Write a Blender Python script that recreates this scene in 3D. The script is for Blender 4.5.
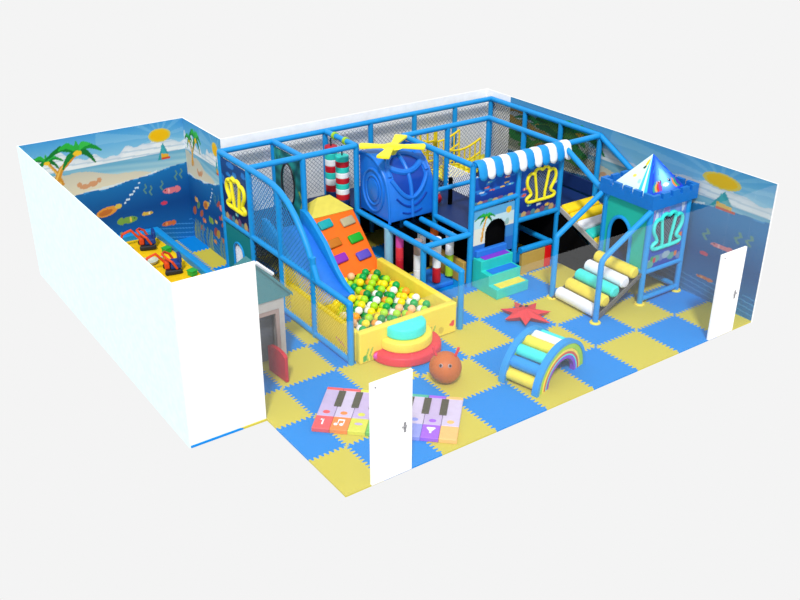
import bpy, bmesh, math, random
import numpy as np
from mathutils import Vector, Matrix

for o in list(bpy.data.objects):
    bpy.data.objects.remove(o, do_unlink=True)
scene = bpy.context.scene
COL = scene.collection
PI = math.pi
random.seed(7)

# ------------------------------------------------------------------ camera
cd = bpy.data.cameras.new('camera')
cd.sensor_width = 36.0
cd.lens = 953.96 / 800 * 36.0
cd.clip_end = 200
cam = bpy.data.objects.new('camera', cd)
COL.objects.link(cam)
RGT = (0.81719347, -0.57635642, 0.00284913)
DWN = (-0.25926428, -0.37200673, -0.89128728)
FWD = (0.51475904, 0.72761547, -0.45343011)
cam.matrix_world = Matrix(((RGT[0], -DWN[0], -FWD[0], -5.84659),
                           (RGT[1], -DWN[1], -FWD[1], -8.63581),
                           (RGT[2], -DWN[2], -FWD[2], 8.03347),
                           (0, 0, 0, 1)))
scene.camera = cam

# ------------------------------------------------------------------ world, sun, exposure
world = bpy.data.worlds.new('world')
scene.world = world
world.use_nodes = True
wb = world.node_tree.nodes['Background']
wb.inputs[0].default_value = (0.905, 0.905, 0.905, 1)
wb.inputs[1].default_value = 1.0
sd = bpy.data.lights.new('sun', 'SUN')
sd.energy = 2.6
sd.angle = math.radians(7)
sd.color = (1.0, 0.985, 0.96)
sun = bpy.data.objects.new('sun', sd)
COL.objects.link(sun)
sun.rotation_euler = Vector((0.57, 0.75, -1.08)).to_track_quat('-Z', 'Y').to_euler()
sun.location = (-6, -8, 14)
scene.view_settings.view_transform = 'Standard'
scene.view_settings.look = 'None'
scene.view_settings.gamma = 1.0
scene.view_settings.use_curve_mapping = False
scene.view_settings.exposure = 0.0

# ------------------------------------------------------------------ materials
def lin(c):
    c = c / 255.0
    return c / 12.92 if c <= 0.04045 else ((c + 0.055) / 1.055) ** 2.4

def new_mat(name):
    m = bpy.data.materials.new(name)
    m.use_nodes = True
    return m, m.node_tree, m.node_tree.nodes['Principled BSDF']

MATS = {}
def mat(name, rgb, rough=0.5, spec=0.35, bump=0.0):
    if name in MATS:
        return MATS[name]
    m, nt, b = new_mat(name)
    base = tuple(lin(x) for x in rgb)
    n = nt.nodes.new('ShaderNodeTexNoise')
    n.inputs['Scale'].default_value = 9.0
    r = nt.nodes.new('ShaderNodeValToRGB')
    r.color_ramp.elements[0].position = 0.3
    r.color_ramp.elements[1].position = 0.75
    r.color_ramp.elements[0].color = tuple(x * 0.95 for x in base) + (1,)
    r.color_ramp.elements[1].color = tuple(min(1, x * 1.04) for x in base) + (1,)
    tc = nt.nodes.new('ShaderNodeTexCoord')
    nt.links.new(tc.outputs['Object'], n.inputs['Vector'])
    nt.links.new(n.outputs['Fac'], r.inputs['Fac'])
    nt.links.new(r.outputs['Color'], b.inputs['Base Color'])
    b.inputs['Roughness'].default_value = rough
    b.inputs['Specular IOR Level'].default_value = spec
    if bump:
        bp = nt.nodes.new('ShaderNodeBump')
        bp.inputs['Strength'].default_value = bump
        bp.inputs['Distance'].default_value = 0.02
        n2 = nt.nodes.new('ShaderNodeTexNoise')
        n2.inputs['Scale'].default_value = 60
        nt.links.new(tc.outputs['Object'], n2.inputs['Vector'])
        nt.links.new(n2.outputs['Fac'], bp.inputs['Height'])
        nt.links.new(bp.outputs['Normal'], b.inputs['Normal'])
    MATS[name] = m
    return m

tube = mat('blue_foam_tube', (16, 144, 218), 0.45)
white_wall = mat('white_wall_paint', (246, 246, 246), 0.8, 0.1)
left_wall_tint = mat('cool_white_left_wall', (222, 250, 255), 0.8, 0.1)  # slightly cyan white, used on the left wall only
white_door = mat('white_door_paint', (248, 248, 248), 0.5)
yellow = mat('yellow_vinyl', (238, 216, 70), 0.45)
lemon = mat('lemon_vinyl', (246, 232, 40), 0.45)
ramp_yellow = mat('warm_yellow_vinyl', (248, 214, 25), 0.45)
teal = mat('teal_vinyl', (40, 200, 190), 0.45)
aqua = mat('aqua_vinyl', (60, 225, 215), 0.45)
dteal = mat('deep_teal_panel', (14, 130, 135), 0.5)
green_teal = mat('green_teal_panel', (20, 165, 150), 0.5)
red = mat('red_vinyl', (218, 48, 66), 0.45)
deep_red = mat('deep_red_vinyl', (190, 20, 40), 0.45)
white_v = mat('white_vinyl', (236, 238, 245), 0.45)
blue_v = mat('blue_vinyl', (40, 120, 220), 0.45)
copter_blue = mat('copter_blue_plastic', (26, 116, 218), 0.35)
copter_dark = mat('copter_window_blue', (20, 66, 165), 0.3)
orange_wall = mat('orange_vinyl', (250, 108, 12), 0.5)
orange_ball = mat('orange_brown_vinyl', (192, 98, 30), 0.5)
black = mat('black_panel', (8, 8, 9), 0.9, 0.05)
dark = mat('dark_plastic', (35, 38, 45), 0.5)
purple = mat('purple_vinyl', (130, 60, 200), 0.45)
magenta = mat('magenta_vinyl', (205, 70, 170), 0.45)
green = mat('green_vinyl', (40, 170, 60), 0.45)
lime = mat('lime_vinyl', (160, 205, 40), 0.45)
tan = mat('tan_vinyl', (196, 160, 80), 0.5)
deck_mat = mat('deck_blue_vinyl', (14, 44, 100), 0.5)
net_white = mat('white_net_cord', (225, 230, 236), 0.8, 0.1)
net_cord = mat('net_cord', (112, 126, 146), 0.8, 0.1)
net_dark = mat('dark_net_cord', (40, 50, 56), 0.8, 0.1)
net_blue = mat('blue_net_cord', (60, 140, 200), 0.8, 0.1)
rope_yellow = mat('yellow_rope', (232, 205, 35), 0.7, 0.2)
steel = mat('steel', (140, 140, 145), 0.3, 0.5)
sand_mat = mat('yellow_sand', (240, 196, 20), 0.9, 0.1, 0.6)
house_white = mat('house_off_white', (178, 174, 170), 0.6)
house_roof = mat('house_teal_roof', (66, 128, 136), 0.6)
house_trim = mat('house_rose_trim', (160, 138, 132), 0.6)

def paint_mat():
    m, nt, b = new_mat('printed_art')
    a = nt.nodes.new('ShaderNodeAttribute')
    a.attribute_name = 'Col'
    nt.links.new(a.outputs['Color'], b.inputs['Base Color'])
    b.inputs['Roughness'].default_value = 0.55
    b.inputs['Specular IOR Level'].default_value = 0.2
    return m
art = paint_mat()

def glass_mat():
    m = bpy.data.materials.new('clear_glass_film')
    m.use_nodes = True
    nt = m.node_tree
    nt.nodes.clear()
    out = nt.nodes.new('ShaderNodeOutputMaterial')
    tr = nt.nodes.new('ShaderNodeBsdfTransparent')
    tr.inputs[0].default_value = (0.995, 0.998, 1, 1)
    df = nt.nodes.new('ShaderNodeBsdfDiffuse')
    df.inputs[0].default_value = (0.93, 0.95, 0.97, 1)
    mx = nt.nodes.new('ShaderNodeMixShader')
    n = nt.nodes.new('ShaderNodeTexNoise')
    n.inputs['Scale'].default_value = 0.7
    mr = nt.nodes.new('ShaderNodeMapRange')
    mr.inputs['To Min'].default_value = 0.029
    mr.inputs['To Max'].default_value = 0.036
    nt.links.new(n.outputs['Fac'], mr.inputs['Value'])
    nt.links.new(mr.outputs['Result'], mx.inputs['Fac'])
    nt.links.new(tr.outputs[0], mx.inputs[1])
    nt.links.new(df.outputs[0], mx.inputs[2])
    nt.links.new(mx.outputs[0], out.inputs['Surface'])
    return m
glass = glass_mat()

TILE_Y = 0.939
def floor_mat():
    m, nt, b = new_mat('interlocking_foam_mats')
    N = nt.nodes.new
    L = nt.links.new
    tc = N('ShaderNodeTexCoord')
    sp = N('ShaderNodeSeparateXYZ')
    L(tc.outputs['Object'], sp.inputs[0])
    def M(op, a, bb=None):
        n = N('ShaderNodeMath')
        n.operation = op
        for i, v in enumerate((a, bb)):
            if v is None:
                continue
            if isinstance(v, (int, float)):
                n.inputs[i].default_value = v
            else:
                L(v, n.inputs[i])
        return n.outputs[0]
    x = sp.outputs['X']
    y = M('DIVIDE', M('MAXIMUM', sp.outputs['Y'], 0.04), TILE_Y)
    def teeth(v):
        # puzzle edge: a trapezoid wave with twelve teeth per mat
        s = M('SINE', M('MULTIPLY', v, 2 * PI * 12))
        return M('MULTIPLY', M('MAXIMUM', M('MINIMUM', M('MULTIPLY', s, 1.4), 1.0), -1.0), 0.031)
    fx = M('FLOOR', M('ADD', x, teeth(y)))
    fy = M('FLOOR', M('ADD', y, teeth(x)))
    par = M('MODULO', M('ADD', M('ADD', fx, fy), 100.0), 2.0)
    mix = N('ShaderNodeMix')
    mix.data_type = 'RGBA'
    L(M('GREATER_THAN', par, 0.5), mix.inputs['Factor'])
    mix.inputs['A'].default_value = (lin(0), lin(130), lin(214), 1)
    mix.inputs['B'].default_value = (lin(198), lin(186), lin(70), 1)
    L(mix.outputs['Result'], b.inputs['Base Color'])
    b.inputs['Roughness'].default_value = 0.7
    b.inputs['Specular IOR Level'].default_value = 0.15
    nz = N('ShaderNodeTexNoise')
    nz.inputs['Scale'].default_value = 120
    bp = N('ShaderNodeBump')
    bp.inputs['Strength'].default_value = 0.15
    bp.inputs['Distance'].default_value = 0.01
    L(tc.outputs['Object'], nz.inputs['Vector'])
    L(nz.outputs['Fac'], bp.inputs['Height'])
    L(bp.outputs['Normal'], b.inputs['Normal'])
    return m
mats_floor = floor_mat()

# ------------------------------------------------------------------ helpers
def thing(name, label, cat, loc=(0, 0, 0), rotz=0.0, group=None):
    o = bpy.data.objects.new(name, None)
    o.empty_display_size = 0.1
    COL.objects.link(o)
    o.location = loc
    o.rotation_euler = (0, 0, rotz)
    tag(o, label, cat, group)
    return o

def tag(o, label=None, cat=None, group=None, kind=None):
    if label: o['label'] = label
    if cat: o['category'] = cat
    if group: o['group'] = group
    if kind: o['kind'] = kind
    return o

def root_inv(o):
    return (Matrix.Translation(o.location) @ Matrix.Rotation(o.rotation_euler.z, 4, 'Z')).inverted()

def finish(name, me, m, parent=None, world=True, smooth=False):
    ms = m if isinstance(m, (list, tuple)) else [m]
    for q in ms:
        me.materials.append(q)
    o = bpy.data.objects.new(name, me)
    COL.objects.link(o)
    if parent is not None:
        root = parent
        while root.parent is not None:
            root = root.parent
        if world:
            me.transform(root_inv(root))
        o.parent = parent
    if smooth:
        for p in me.polygons:
            p.use_smooth = True
    return o

class MB:
    """collects shapes in one bmesh"""
    def __init__(self):
        self.bm = bmesh.new()
        self.mi = 0
    def _add(self, tmp, M=None):
        if M is not None:
            tmp.transform(M)
        for f in tmp.faces:
            f.material_index = self.mi
        me = bpy.data.meshes.new('t')
        tmp.to_mesh(me)
        tmp.free()
        self.bm.from_mesh(me)
        bpy.data.meshes.remove(me)
        return self
    def box(self, x0, x1, y0, y1, z0, z1, bev=0.0, seg=2, M=None):
        t = bmesh.new()
        bmesh.ops.create_cube(t, size=1.0)
        for v in t.verts:
            v.co = Vector(((x0 + x1) / 2 + v.co.x * (x1 - x0), (y0 + y1) / 2 + v.co.y * (y1 - y0), (z0 + z1) / 2 + v.co.z * (z1 - z0)))
        if bev:
            bmesh.ops.bevel(t, geom=t.edges[:], offset=bev, segments=seg, profile=0.5, affect='EDGES')
        return self._add(t, M)
    def tube(self, p, q, r, seg=10, r2=None):
        p = Vector(p); q = Vector(q)
        d = q - p
        t = bmesh.new()
        bmesh.ops.create_cone(t, cap_ends=True, segments=seg, radius1=r, radius2=r if r2 is None else r2, depth=d.length)
        M = Matrix.Translation((p + q) / 2) @ d.to_track_quat('Z', 'Y').to_matrix().to_4x4()
        return self._add(t, M)
    def path(self, pts, r, seg=8, closed=False):
        pts = [Vector(p) for p in pts]
        n = len(pts)
        t = bmesh.new()
        rings = []
        up = None
        for i, p in enumerate(pts):
            a = pts[(i - 1) % n] if (closed or i > 0) else p
            b = pts[(i + 1) % n] if (closed or i < n - 1) else p
            d = (b - a).normalized()
            if up is None:
                up = d.orthogonal().normalized()
            up = (up - d * up.dot(d)).normalized()
            s = d.cross(up)
            rings.append([t.verts.new(p + up * math.cos(2 * PI * k / seg) * r + s * math.sin(2 * PI * k / seg) * r) for k in range(seg)])
        m = n if closed else n - 1
        for i in range(m):
            A, B = rings[i], rings[(i + 1) % n]
            for k in range(seg):
                t.faces.new((A[k], A[(k + 1) % seg], B[(k + 1) % seg], B[k]))
        if not closed:
            t.faces.new(rings[0][::-1])
            t.faces.new(rings[-1])
        return self._add(t)
    def sphere(self, c, r, sc=(1, 1, 1), sub=3):
        t = bmesh.new()
        bmesh.ops.create_icosphere(t, subdivisions=sub, radius=r)
        return self._add(t, Matrix.Translation(c) @ Matrix.Diagonal((*sc, 1)))
    def prism(self, pts, depth, M=None, bev=0.0):
        """outline in the local XY plane, extruded along +Z by depth"""
        t = bmesh.new()
        lo = [t.verts.new((x, y, 0)) for x, y in pts]
        hi = [t.verts.new((x, y, depth)) for x, y in pts]
        n = len(pts)
        t.faces.new(lo[::-1])
        t.faces.new(hi)
        for i in range(n):
            t.faces.new((lo[i], lo[(i + 1) % n], hi[(i + 1) % n], hi[i]))
        bmesh.ops.recalc_face_normals(t, faces=t.faces[:])
        if bev:
            bmesh.ops.bevel(t, geom=t.edges[:], offset=bev, segments=2, profile=0.5, affect='EDGES')
        return self._add(t, M)
    def lathe(self, prof, seg=24, M=None, a0=0.0, a1=2 * PI):
        t = bmesh.new()
        full = abs(a1 - a0 - 2 * PI) < 1e-6
        n = seg if full else seg + 1
        rings = []
        for k in range(n):
            a = a0 + (a1 - a0) * k / seg
            rings.append([t.verts.new((r * math.cos(a), r * math.sin(a), z)) for r, z in prof])
        for k in range(seg):
            A, B = rings[k], rings[(k + 1) % n]
            for i in range(len(prof) - 1):
                t.faces.new((A[i], B[i], B[i + 1], A[i + 1]))
        bmesh.ops.remove_doubles(t, verts=t.verts[:], dist=1e-5)
        if not full:
            bmesh.ops.holes_fill(t, edges=[e for e in t.edges if e.is_boundary], sides=0)
        bmesh.ops.recalc_face_normals(t, faces=t.faces[:])
        return self._add(t, M)
    def faces(self, verts, faces):
        t = bmesh.new()
        vs = [t.verts.new(v) for v in verts]
        for f in faces:
            t.faces.new([vs[i] for i in f])
        bmesh.ops.recalc_face_normals(t, faces=t.faces[:])
        return self._add(t)
    def build(self, name, m, parent=None, world=True, smooth=False, angle=40):
        me = bpy.data.meshes.new(name)
        self.bm.to_mesh(me)
        self.bm.free()
        o = finish(name, me, m, parent, world, False)
        if smooth:
            for p in me.polygons:
                p.use_smooth = True
            me.set_sharp_from_angle(angle=math.radians(angle))
        return o

def XZ(y):      # local (x, y, z) -> world (x, y - z, y)   outlines drawn in the x-z plane
    return Matrix(((1, 0, 0, 0), (0, 0, -1, y), (0, 1, 0, 0), (0, 0, 0, 1)))
def YZ(x):      # outlines drawn in the y-z plane, extruded along +x
    return Matrix(((0, 0, 1, x), (1, 0, 0, 0), (0, 1, 0, 0), (0, 0, 0, 1)))

def net(name, O, A, B, w, h, pitch, r, m, parent, clip=None):
    """diamond net in the plane O + a*A + b*B, 0<=a<=w, 0<=b<=h"""
    O, A, B = Vector(O), Vector(A), Vector(B)
    mb = MB()
    lim = w + h
    for sgn in (1, -1):
        k = -h if sgn == 1 else 0.0
        k0 = k
        n = int((w + h) / pitch) + 1
        for i in range(n + 1):
            c = k0 + i * pitch
            # a = c + sgn*b
            pts = []
            b0, b1 = 0.0, h
            if sgn == 1:
                b0 = max(0.0, -c); b1 = min(h, w - c)
            else:
                b0 = max(0.0, c - w); b1 = min(h, c)
            if clip:
                bs = [b0 + (b1 - b0) * t / 24 for t in range(25)]
                bs = [b for b in bs if clip(c + sgn * b, b)]
                if len(bs) < 2:
                    continue
                b0, b1 = bs[0], bs[-1]
            if b1 - b0 < 0.02:
                continue
            mb.tube(O + A * (c + sgn * b0) + B * b0, O + A * (c + sgn * b1) + B * b1, r, 4)
    return mb.build(name, m, parent)

def painted(name, O, A, B, w, h, nx, ny, func, parent, thick=0.03, mask=None, fit=None, world=True):
    """board with printed art: colours from func(u, v) -> rgb 0..255 arrays"""
    O, A, B = Vector(O), Vector(A), Vector(B)
    u = np.linspace(0, 1, nx + 1)
    v = np.linspace(0, 1, ny + 1)
    Ug, Vg = np.meshgrid(u, v)
    rgb = func(Ug, Vg).clip(0, 255) / 255.0
    L = np.where(rgb <= 0.04045, rgb / 12.92, ((rgb + 0.055) / 1.055) ** 2.4)
    verts = []
    for j in range(ny + 1):
        for i in range(nx + 1):
            uu, vv = u[i], v[j]
            if fit:
                verts.append(fit(uu, vv))
            else:
                verts.append(O + A * (w * uu) + B * (h * vv))
    faces = []
    uc = (u[:-1] + u[1:]) / 2
    vc = (v[:-1] + v[1:]) / 2
    for j in range(ny):
        for i in range(nx):
            if mask and not mask(uc[i], vc[j]):
                continue
            a = j * (nx + 1) + i
            faces.append((a, a + 1, a + nx + 2, a + nx + 1))
    me = bpy.data.meshes.new(name)
    me.from_pydata([tuple(p) for p in verts], [], faces)
    ca = me.color_attributes.new('Col', 'FLOAT_COLOR', 'POINT')
    flat = np.ones((len(verts), 4), np.float32)
    flat[:, :3] = L.reshape(-1, 3)
    ca.data.foreach_set('color', flat.ravel())
    o = finish(name, me, art, parent, world)
    if thick:
        s = o.modifiers.new('board', 'SOLIDIFY')
        s.thickness = thick
        s.offset = 0
    return o

# ------------------------------------------------------------------ printed art
def seg_dist(U, V, pts, asp=1.0):
    D = np.full(U.shape, 9.0)
    T = np.zeros(U.shape)
    tot = len(pts) - 1
    for i in range(tot):
        (x0, y0), (x1, y1) = pts[i], pts[i + 1]
        dx, dy = (x1 - x0) * asp, y1 - y0
        t = (((U - x0) * asp * dx + (V - y0) * dy) / (dx * dx + dy * dy + 1e-9)).clip(0, 1)
        d = np.hypot((U - x0) * asp - t * dx, V - y0 - t * dy)
        T = np.where(d < D, (i + t) / tot, T)
        D = np.minimum(D, d)
    return D, T

def put(img, m, c):
    img[m] = c

def ell(U, V, x, y, rx, ry, rot=0.0):
    c, s = math.cos(rot), math.sin(rot)
    a = (U - x) * c + (V - y) * s
    b = -(U - x) * s + (V - y) * c
    return (a / rx) ** 2 + (b / ry) ** 2 < 1

def fish(img, U, V, x, y, s, c, c2=(240, 230, 200), flip=1):
    put(img, ell(U, V, x - flip * s * 1.05, y + s * .25, s * .45, s * .22, .7 * flip), c)
    put(img, ell(U, V, x - flip * s * 1.05, y - s * .25, s * .45, s * .22, -.7 * flip), c)
    put(img, ell(U, V, x, y, s, s * .5), c)
    put(img, ell(U, V, x + flip * s * .2, y, s * .12, s * .45), c2)
    put(img, ell(U, V, x + flip * s * .65, y + s * .12, s * .1, s * .1), (20, 20, 30))

def palm(img, U, V, x, y, s, base, asp=1.25):
    D, T = seg_dist(U, V, [(base[0], base[1]), ((base[0] * .7 + x * .3), base[1] * .5 + y * .5), (x, y)], asp)
    put(img, D < s * .085 * (1.25 - .5 * T), (205, 140, 45))
    D2, _ = seg_dist(U + .006, V, [(base[0], base[1]), ((base[0] * .7 + x * .3), base[1] * .5 + y * .5), (x, y)], asp)
    put(img, (D2 < s * .03), (230, 185, 90))
    for dx, dy, k, cc in ((-1.05, -.1, .45, (15, 120, 45)), (.8, -.08, .35, (20, 140, 50)), (-.6, .15, .35, (40, 170, 60)),
                          (.55, -.45, .3, (10, 110, 45)), (.45, .2, .25, (50, 180, 70)), (-.55, -.5, .25, (15, 125, 50)), (0, .35, 0, (40, 165, 60))):
        ex, ey = x + dx * s / asp, y + dy * s
        mx, my = x + dx * s * .5 / asp, y + dy * s * .5 + k * s * .55
        D, T = seg_dist(U, V, [(x, y), (mx * .5 + x * .5, my * .55 + y * .45 + .02 * s), (mx, my), (mx * .5 + ex * .5, my * .6 + ey * .4), (ex, ey)], asp)
        put(img, D < s * .135 * (1.05 - T) ** .6 * (.4 + 1.2 * T).clip(0, 1), cc)
    put(img, ell(U, V, x, y - .01, s * .12, s * .09), (235, 190, 40))

def mural(U, V, lift=0.0, sun=1.0):
    img = np.zeros(U.shape + (3,))
    def lerp(a, b, t):
        t = t[..., None].clip(0, 1)
        return np.array(a) * (1 - t) + np.array(b) * t
    sky = lerp((140, 195, 222), (62, 146, 205), (V - .78) / .22)
    ang = np.arctan2(V - .89, (U - .84) * 1.25)
    ray = (np.sin(ang * 13) > .35) & (np.hypot((U - .84) * 1.25, V - .89) < .5)
    sky = np.where(ray[..., None], sky * .84 + np.array((215, 235, 240)) * .16, sky)
    img[:] = sky
    top = .825 + .035 * np.sin(U * 9 + .5) + .018 * np.sin(U * 31 + 1) + .012 * np.sin(U * 63) + .03 * (1 - U)
    cl = V < top
    img[cl] = lerp((205, 214, 224), (228, 232, 236), (top - V) / .06)[cl]
    wisps = cl & (np.sin(V * 150 + U * 9) > .6)
    img[wisps] = (190, 206, 220)
    # far sea
    s = V < .752
    far = lerp((170, 205, 215), (105, 168, 200), (V - .62) / .13 + .2 * np.sin(V * 120 + U * 14))
    img[s] = far[s]
    shore = np.interp(U, (0, .29, .49, .7, .98, 1), (.54, .55, .56, .592, .64, .645)) + .004 * np.sin(U * 23) + lift * np.clip((U - .3) / .5, 0, 1)
    beach = (V < np.interp(U, (0, .3, .55, .8, 1), (.745, .725, .66, .61, .6)) + .008 * np.sin(U * 21)) & (V > shore)
    img[beach] = lerp((222, 214, 190), (196, 192, 176), (V - .56) / .16)[beach]
    put(img, (V > shore) & (V < shore + .010 + .008 * np.sin(U * 17)) & (U < .8), (214, 226, 230))
    d = V <= shore
    deep = lerp((12, 74, 142), (24, 112, 178), np.abs(V - .33) / .28 + .10 * np.sin(U * 4))
    img[d] = deep[d]
    put(img, d & (V > shore - .012) & (np.sin(U * 60) > .5), (50, 140, 205))
    put(img, d & (V < .16) & (np.sin(U * 40 + V * 160) > .86), (70, 150, 215))
    # sun
    put(img, ell(U, V, .84, .895, .072 * sun, .054), (214, 190, 70))
    put(img, ell(U, V, .84, .895, .058 * sun, .043), (232, 180, 4))
    # sail boat
    put(img, ((V - .70) > 0) & ((V - .70) < (.135 - abs(1) * np.abs(U - .855) * 3.2)) & (U > .81) & (U < .855 + .03), (50, 150, 165))
    put(img, (V > .70) & (V < .82 - (U - .842) * 2.4) & (U > .842) & (U < .89), (60, 165, 175))
    put(img, (V > .70) & (V < .745 - (U - .85) * .3) & (U > .835) & (U < .885), (225, 170, 50))
    put(img, (V > .695) & (V < .716) & (U > .835) & (U < .895), (205, 70, 45))
    # palms
    palm(img, U, V, .14, .845, .15, (.21, .66), 1.25)
    palm(img, U, V, .325, .88, .225, (.17, .66), 1.25)
    # sand mound and shells
    for x, y, a, b in ((.34, .605, .035, .018), (.39, .615, .03, .022), (.31, .625, .016, .02), (.43, .635, .014, .02)):
        put(img, ell(U, V, x, y, a, b), (206, 150, 110))
    # swimmers
    put(img, ell(U, V, .45, .37, .07, .036, .25), (225, 150, 60))
    put(img, ell(U, V, .44, .365, .045, .022, .25), (190, 110, 50))
    put(img, ell(U, V, .525, .395, .022, .02), (220, 190, 80))
    for i in range(9):
        put(img, ell(U, V, .57 + .013 * i, .41 + .016 * i + .01 * math.sin(i * 2.5), .008, .008), (205, 225, 240))
    fish(img, U, V, .87, .435, .05 if not lift else .034, (225, 120, 130), (240, 170, 170), -1)
    for x, y in ((.71, .48), (.745, .46), (.82, .48), (.92, .54), (.955, .55)):
        D, _ = seg_dist(U, V, [(x, y - .03), (x - .012, y), (x + .006, y + .02), (x, y + .045)])
        put(img, D < .005, (90, 140, 130))
    put(img, ell(U, V, .82, .34, .022 if not lift else .014, .016), (215, 60, 90))
    fish(img, U, V, .71, .285, .03, (220, 180, 70))
    fish(img, U, V, .58, .265, .055, (120, 165, 70), (225, 200, 80))
    fish(img, U, V, .83, .16, .04 if not lift else .024, (215, 110, 60), (240, 160, 90), -1)
    fish(img, U, V, .38, .22, .04, (230, 120, 50))
    fish(img, U, V, .2, .36, .04, (230, 170, 60))
    fish(img, U, V, .3, .14, .045, (210, 90, 60))
    fish(img, U, V, .62, .10, .035, (225, 140, 50), (240, 220, 120), -1)
    for x in (.06, .13, .47, .52):
        for k in range(3):
            D, _ = seg_dist(U, V, [(x + k * .02, 0), (x + k * .02 - .012, .06), (x + k * .02 + .01, .11 + .03 * k)])
            put(img, D < .008, (150, 165, 105))
    return img

def alcove_mural(U, V):
    img = mural(U, V)
    rs = np.random.RandomState(4)
    for i in range(9):
        x, y = rs.uniform(.1, .92), rs.uniform(.12, .46)
        c = [(190, 100, 60), (190, 150, 60), (170, 80, 70), (100, 140, 100)][i % 4]
        put(img, ell(U, V, x, y, .055, .018 + .008 * (i % 3), .5), c)
    for x in (.15, .22, .3, .42, .52, .8, .88):
        D, _ = seg_dist(U, V, [(x, 0), (x - .03, .08), (x + .02, .16)], 1.0)
        put(img, D < .022, (105, 140, 140))
    # sandy slope at the bottom of the sky half
    return img

def far_mural(U, V):
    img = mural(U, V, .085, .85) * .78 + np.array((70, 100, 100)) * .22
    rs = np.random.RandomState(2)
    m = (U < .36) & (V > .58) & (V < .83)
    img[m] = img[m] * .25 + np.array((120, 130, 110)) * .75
    for i in range(42):
        x, y = rs.uniform(0, .33), rs.uniform(.62, .9)
        a = rs.uniform(-.5, .5)
        D, T = seg_dist(U, V, [(x - .05, y - .05 * a), (x, y + .02), (x + .05, y + .05 * a - .02)], 2.6)
        put(img, D < .014 + .012 * np.sin(T * PI), [(20, 95, 45), (35, 125, 55), (70, 130, 50), (150, 125, 60)][i % 4])
    return img

def sea_art(seed, base=(18, 62, 150)):
    def f(U, V):
        img = np.zeros(U.shape + (3,))
        img[:] = np.array(base) + (V[..., None] - .5) * np.array((14, 50, 60))
        rs = np.random.RandomState(seed)
        for i in range(10):
            put(img, ell(U, V, rs.uniform(0, 1), rs.uniform(.3, 1), rs.uniform(.05, .16), .03 + .03 * rs.rand()), (40, 120, 205))
        for i in range(9):
            fish(img, U, V, rs.uniform(.05, .95), rs.uniform(.1, .9), .055, [(215, 90, 60), (230, 190, 70), (90, 170, 190), (200, 210, 220)][i % 4], flip=1 if i % 2 else -1)
        for i in range(9):
            put(img, ell(U, V, i / 8, .03 + .03 * math.sin(i * 3), .07, .07), [(70, 130, 150), (190, 160, 110), (120, 80, 120)][i % 3])
        return img
    return f

def violet_sea(U, V):
    img = np.zeros(U.shape + (3,))
    img[:] = np.array((60, 105, 190)) + (V[..., None] - .5) * np.array((90, 90, 50))
    rs = np.random.RandomState(11)
    for i in range(14):
        put(img, ell(U, V, rs.uniform(0, 1), rs.uniform(.75, 1), .05, .16), [(190, 205, 230), (120, 150, 215), (150, 130, 200)][i % 3])
    for i in range(9):
        put(img, ell(U, V, rs.uniform(0, 1), rs.uniform(.02, .16), .12, .06), [(150, 175, 190), (110, 130, 180), (90, 160, 150)][i % 3])
    for i in range(6):
        put(img, ell(U, V, [.9, .93, .12, .2, .85, .1][i], [.3, .42, .15, .12, .12, .4][i], .05, .045), [(195, 60, 70), (220, 120, 60), (50, 150, 80)][i % 3])
    return img

def beach_art(U, V):
    img = np.zeros(U.shape + (3,))
    img[:] = (190, 220, 230)
    put(img, V > .82, (90, 165, 215))
    put(img, V < .62, (222, 224, 215))
    put(img, (U > .66) & (V < .55), (60, 135, 205))
    put(img, V < .3, (40, 110, 195))
    put(img, ell(U, V, .86, .86, .07, .07), (240, 190, 50))
    palm(img, U, V, .3, .82, .27, (.2, .36), 1.0)
    put(img, ell(U, V, .83, .62, .05, .07), (150, 190, 190))
    return img

def weed_art(U, V):
    img = np.zeros(U.shape + (3,))
    img[:] = np.array((22, 120, 120)) + (np.sin(U * 9 + V * 17) * np.sin(V * 13 - U * 5))[..., None] * np.array((14, 35, 28))
    rs = np.random.RandomState(5)
    for i in range(16):
        x, y = rs.rand(), rs.rand()
        D, T = seg_dist(U, V, [(x, y), (x + .06 * math.sin(i), y + .12), (x - .05, y + .25)])
        put(img, D < .022, [(10, 70, 75), (60, 165, 140), (150, 175, 70), (35, 100, 85)][i % 4])
    return img

# ------------------------------------------------------------------ room shell
XL, XR, H, YA, YB, YB2, XK, XA = -0.608, 7.94, 2.58, 2.21, 7.5, 9.24, -1.82, 1.41
T = 0.02
def struct(o):
    o['kind'] = 'structure'
    return o

mb = MB()
outline = [(XL, 0), (XR, 0), (XR, YB), (XA, YB), (XA, YB2), (XK, YB2), (XK, YA - .02), (XL, YA - .02)]
mb.prism(outline, 0.03, Matrix.Translation((0, 0, -0.03)))
struct(mb.build('floor', mats_floor))

def wall(name, x0, x1, y0, y1, m=white_wall, z0=-0.03):
    return struct(MB().box(x0, x1, y0, y1, z0, H).build(name, m))
wall('wall_left', XK - T, XK, YA, YB2 + T, left_wall_tint)
wall('wall_front', XK, XL, YA, YA + T, z0=0)
wr = wall('wall_rear', XK, XA, YB2, YB2 + T)
wa = wall('wall_alcove', XA, XA + T, YB + T, YB2 + T)
wall('wall_back', XA, XR + T, YB, YB + T)
wt = wall('wall_right', XR, XR + T, -0.01, YB)
painted('mural', (XK, YB2 - .004, 0), (1, 0, 0), (0, 0, 1), XA - XK, H, 230, 180, mural, wr, 0)
painted('mural', (XA - .004, YB2, 0), (0, -1, 0), (0, 0, 1), YB2 - YB, H, 120, 180, alcove_mural, wa, 0)
painted('mural', (XR - .004, 6.70, 0), (0, -1, 0), (0, 0, 1), 6.70, H, 340, 170, far_mural, wt, 0)

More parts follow.
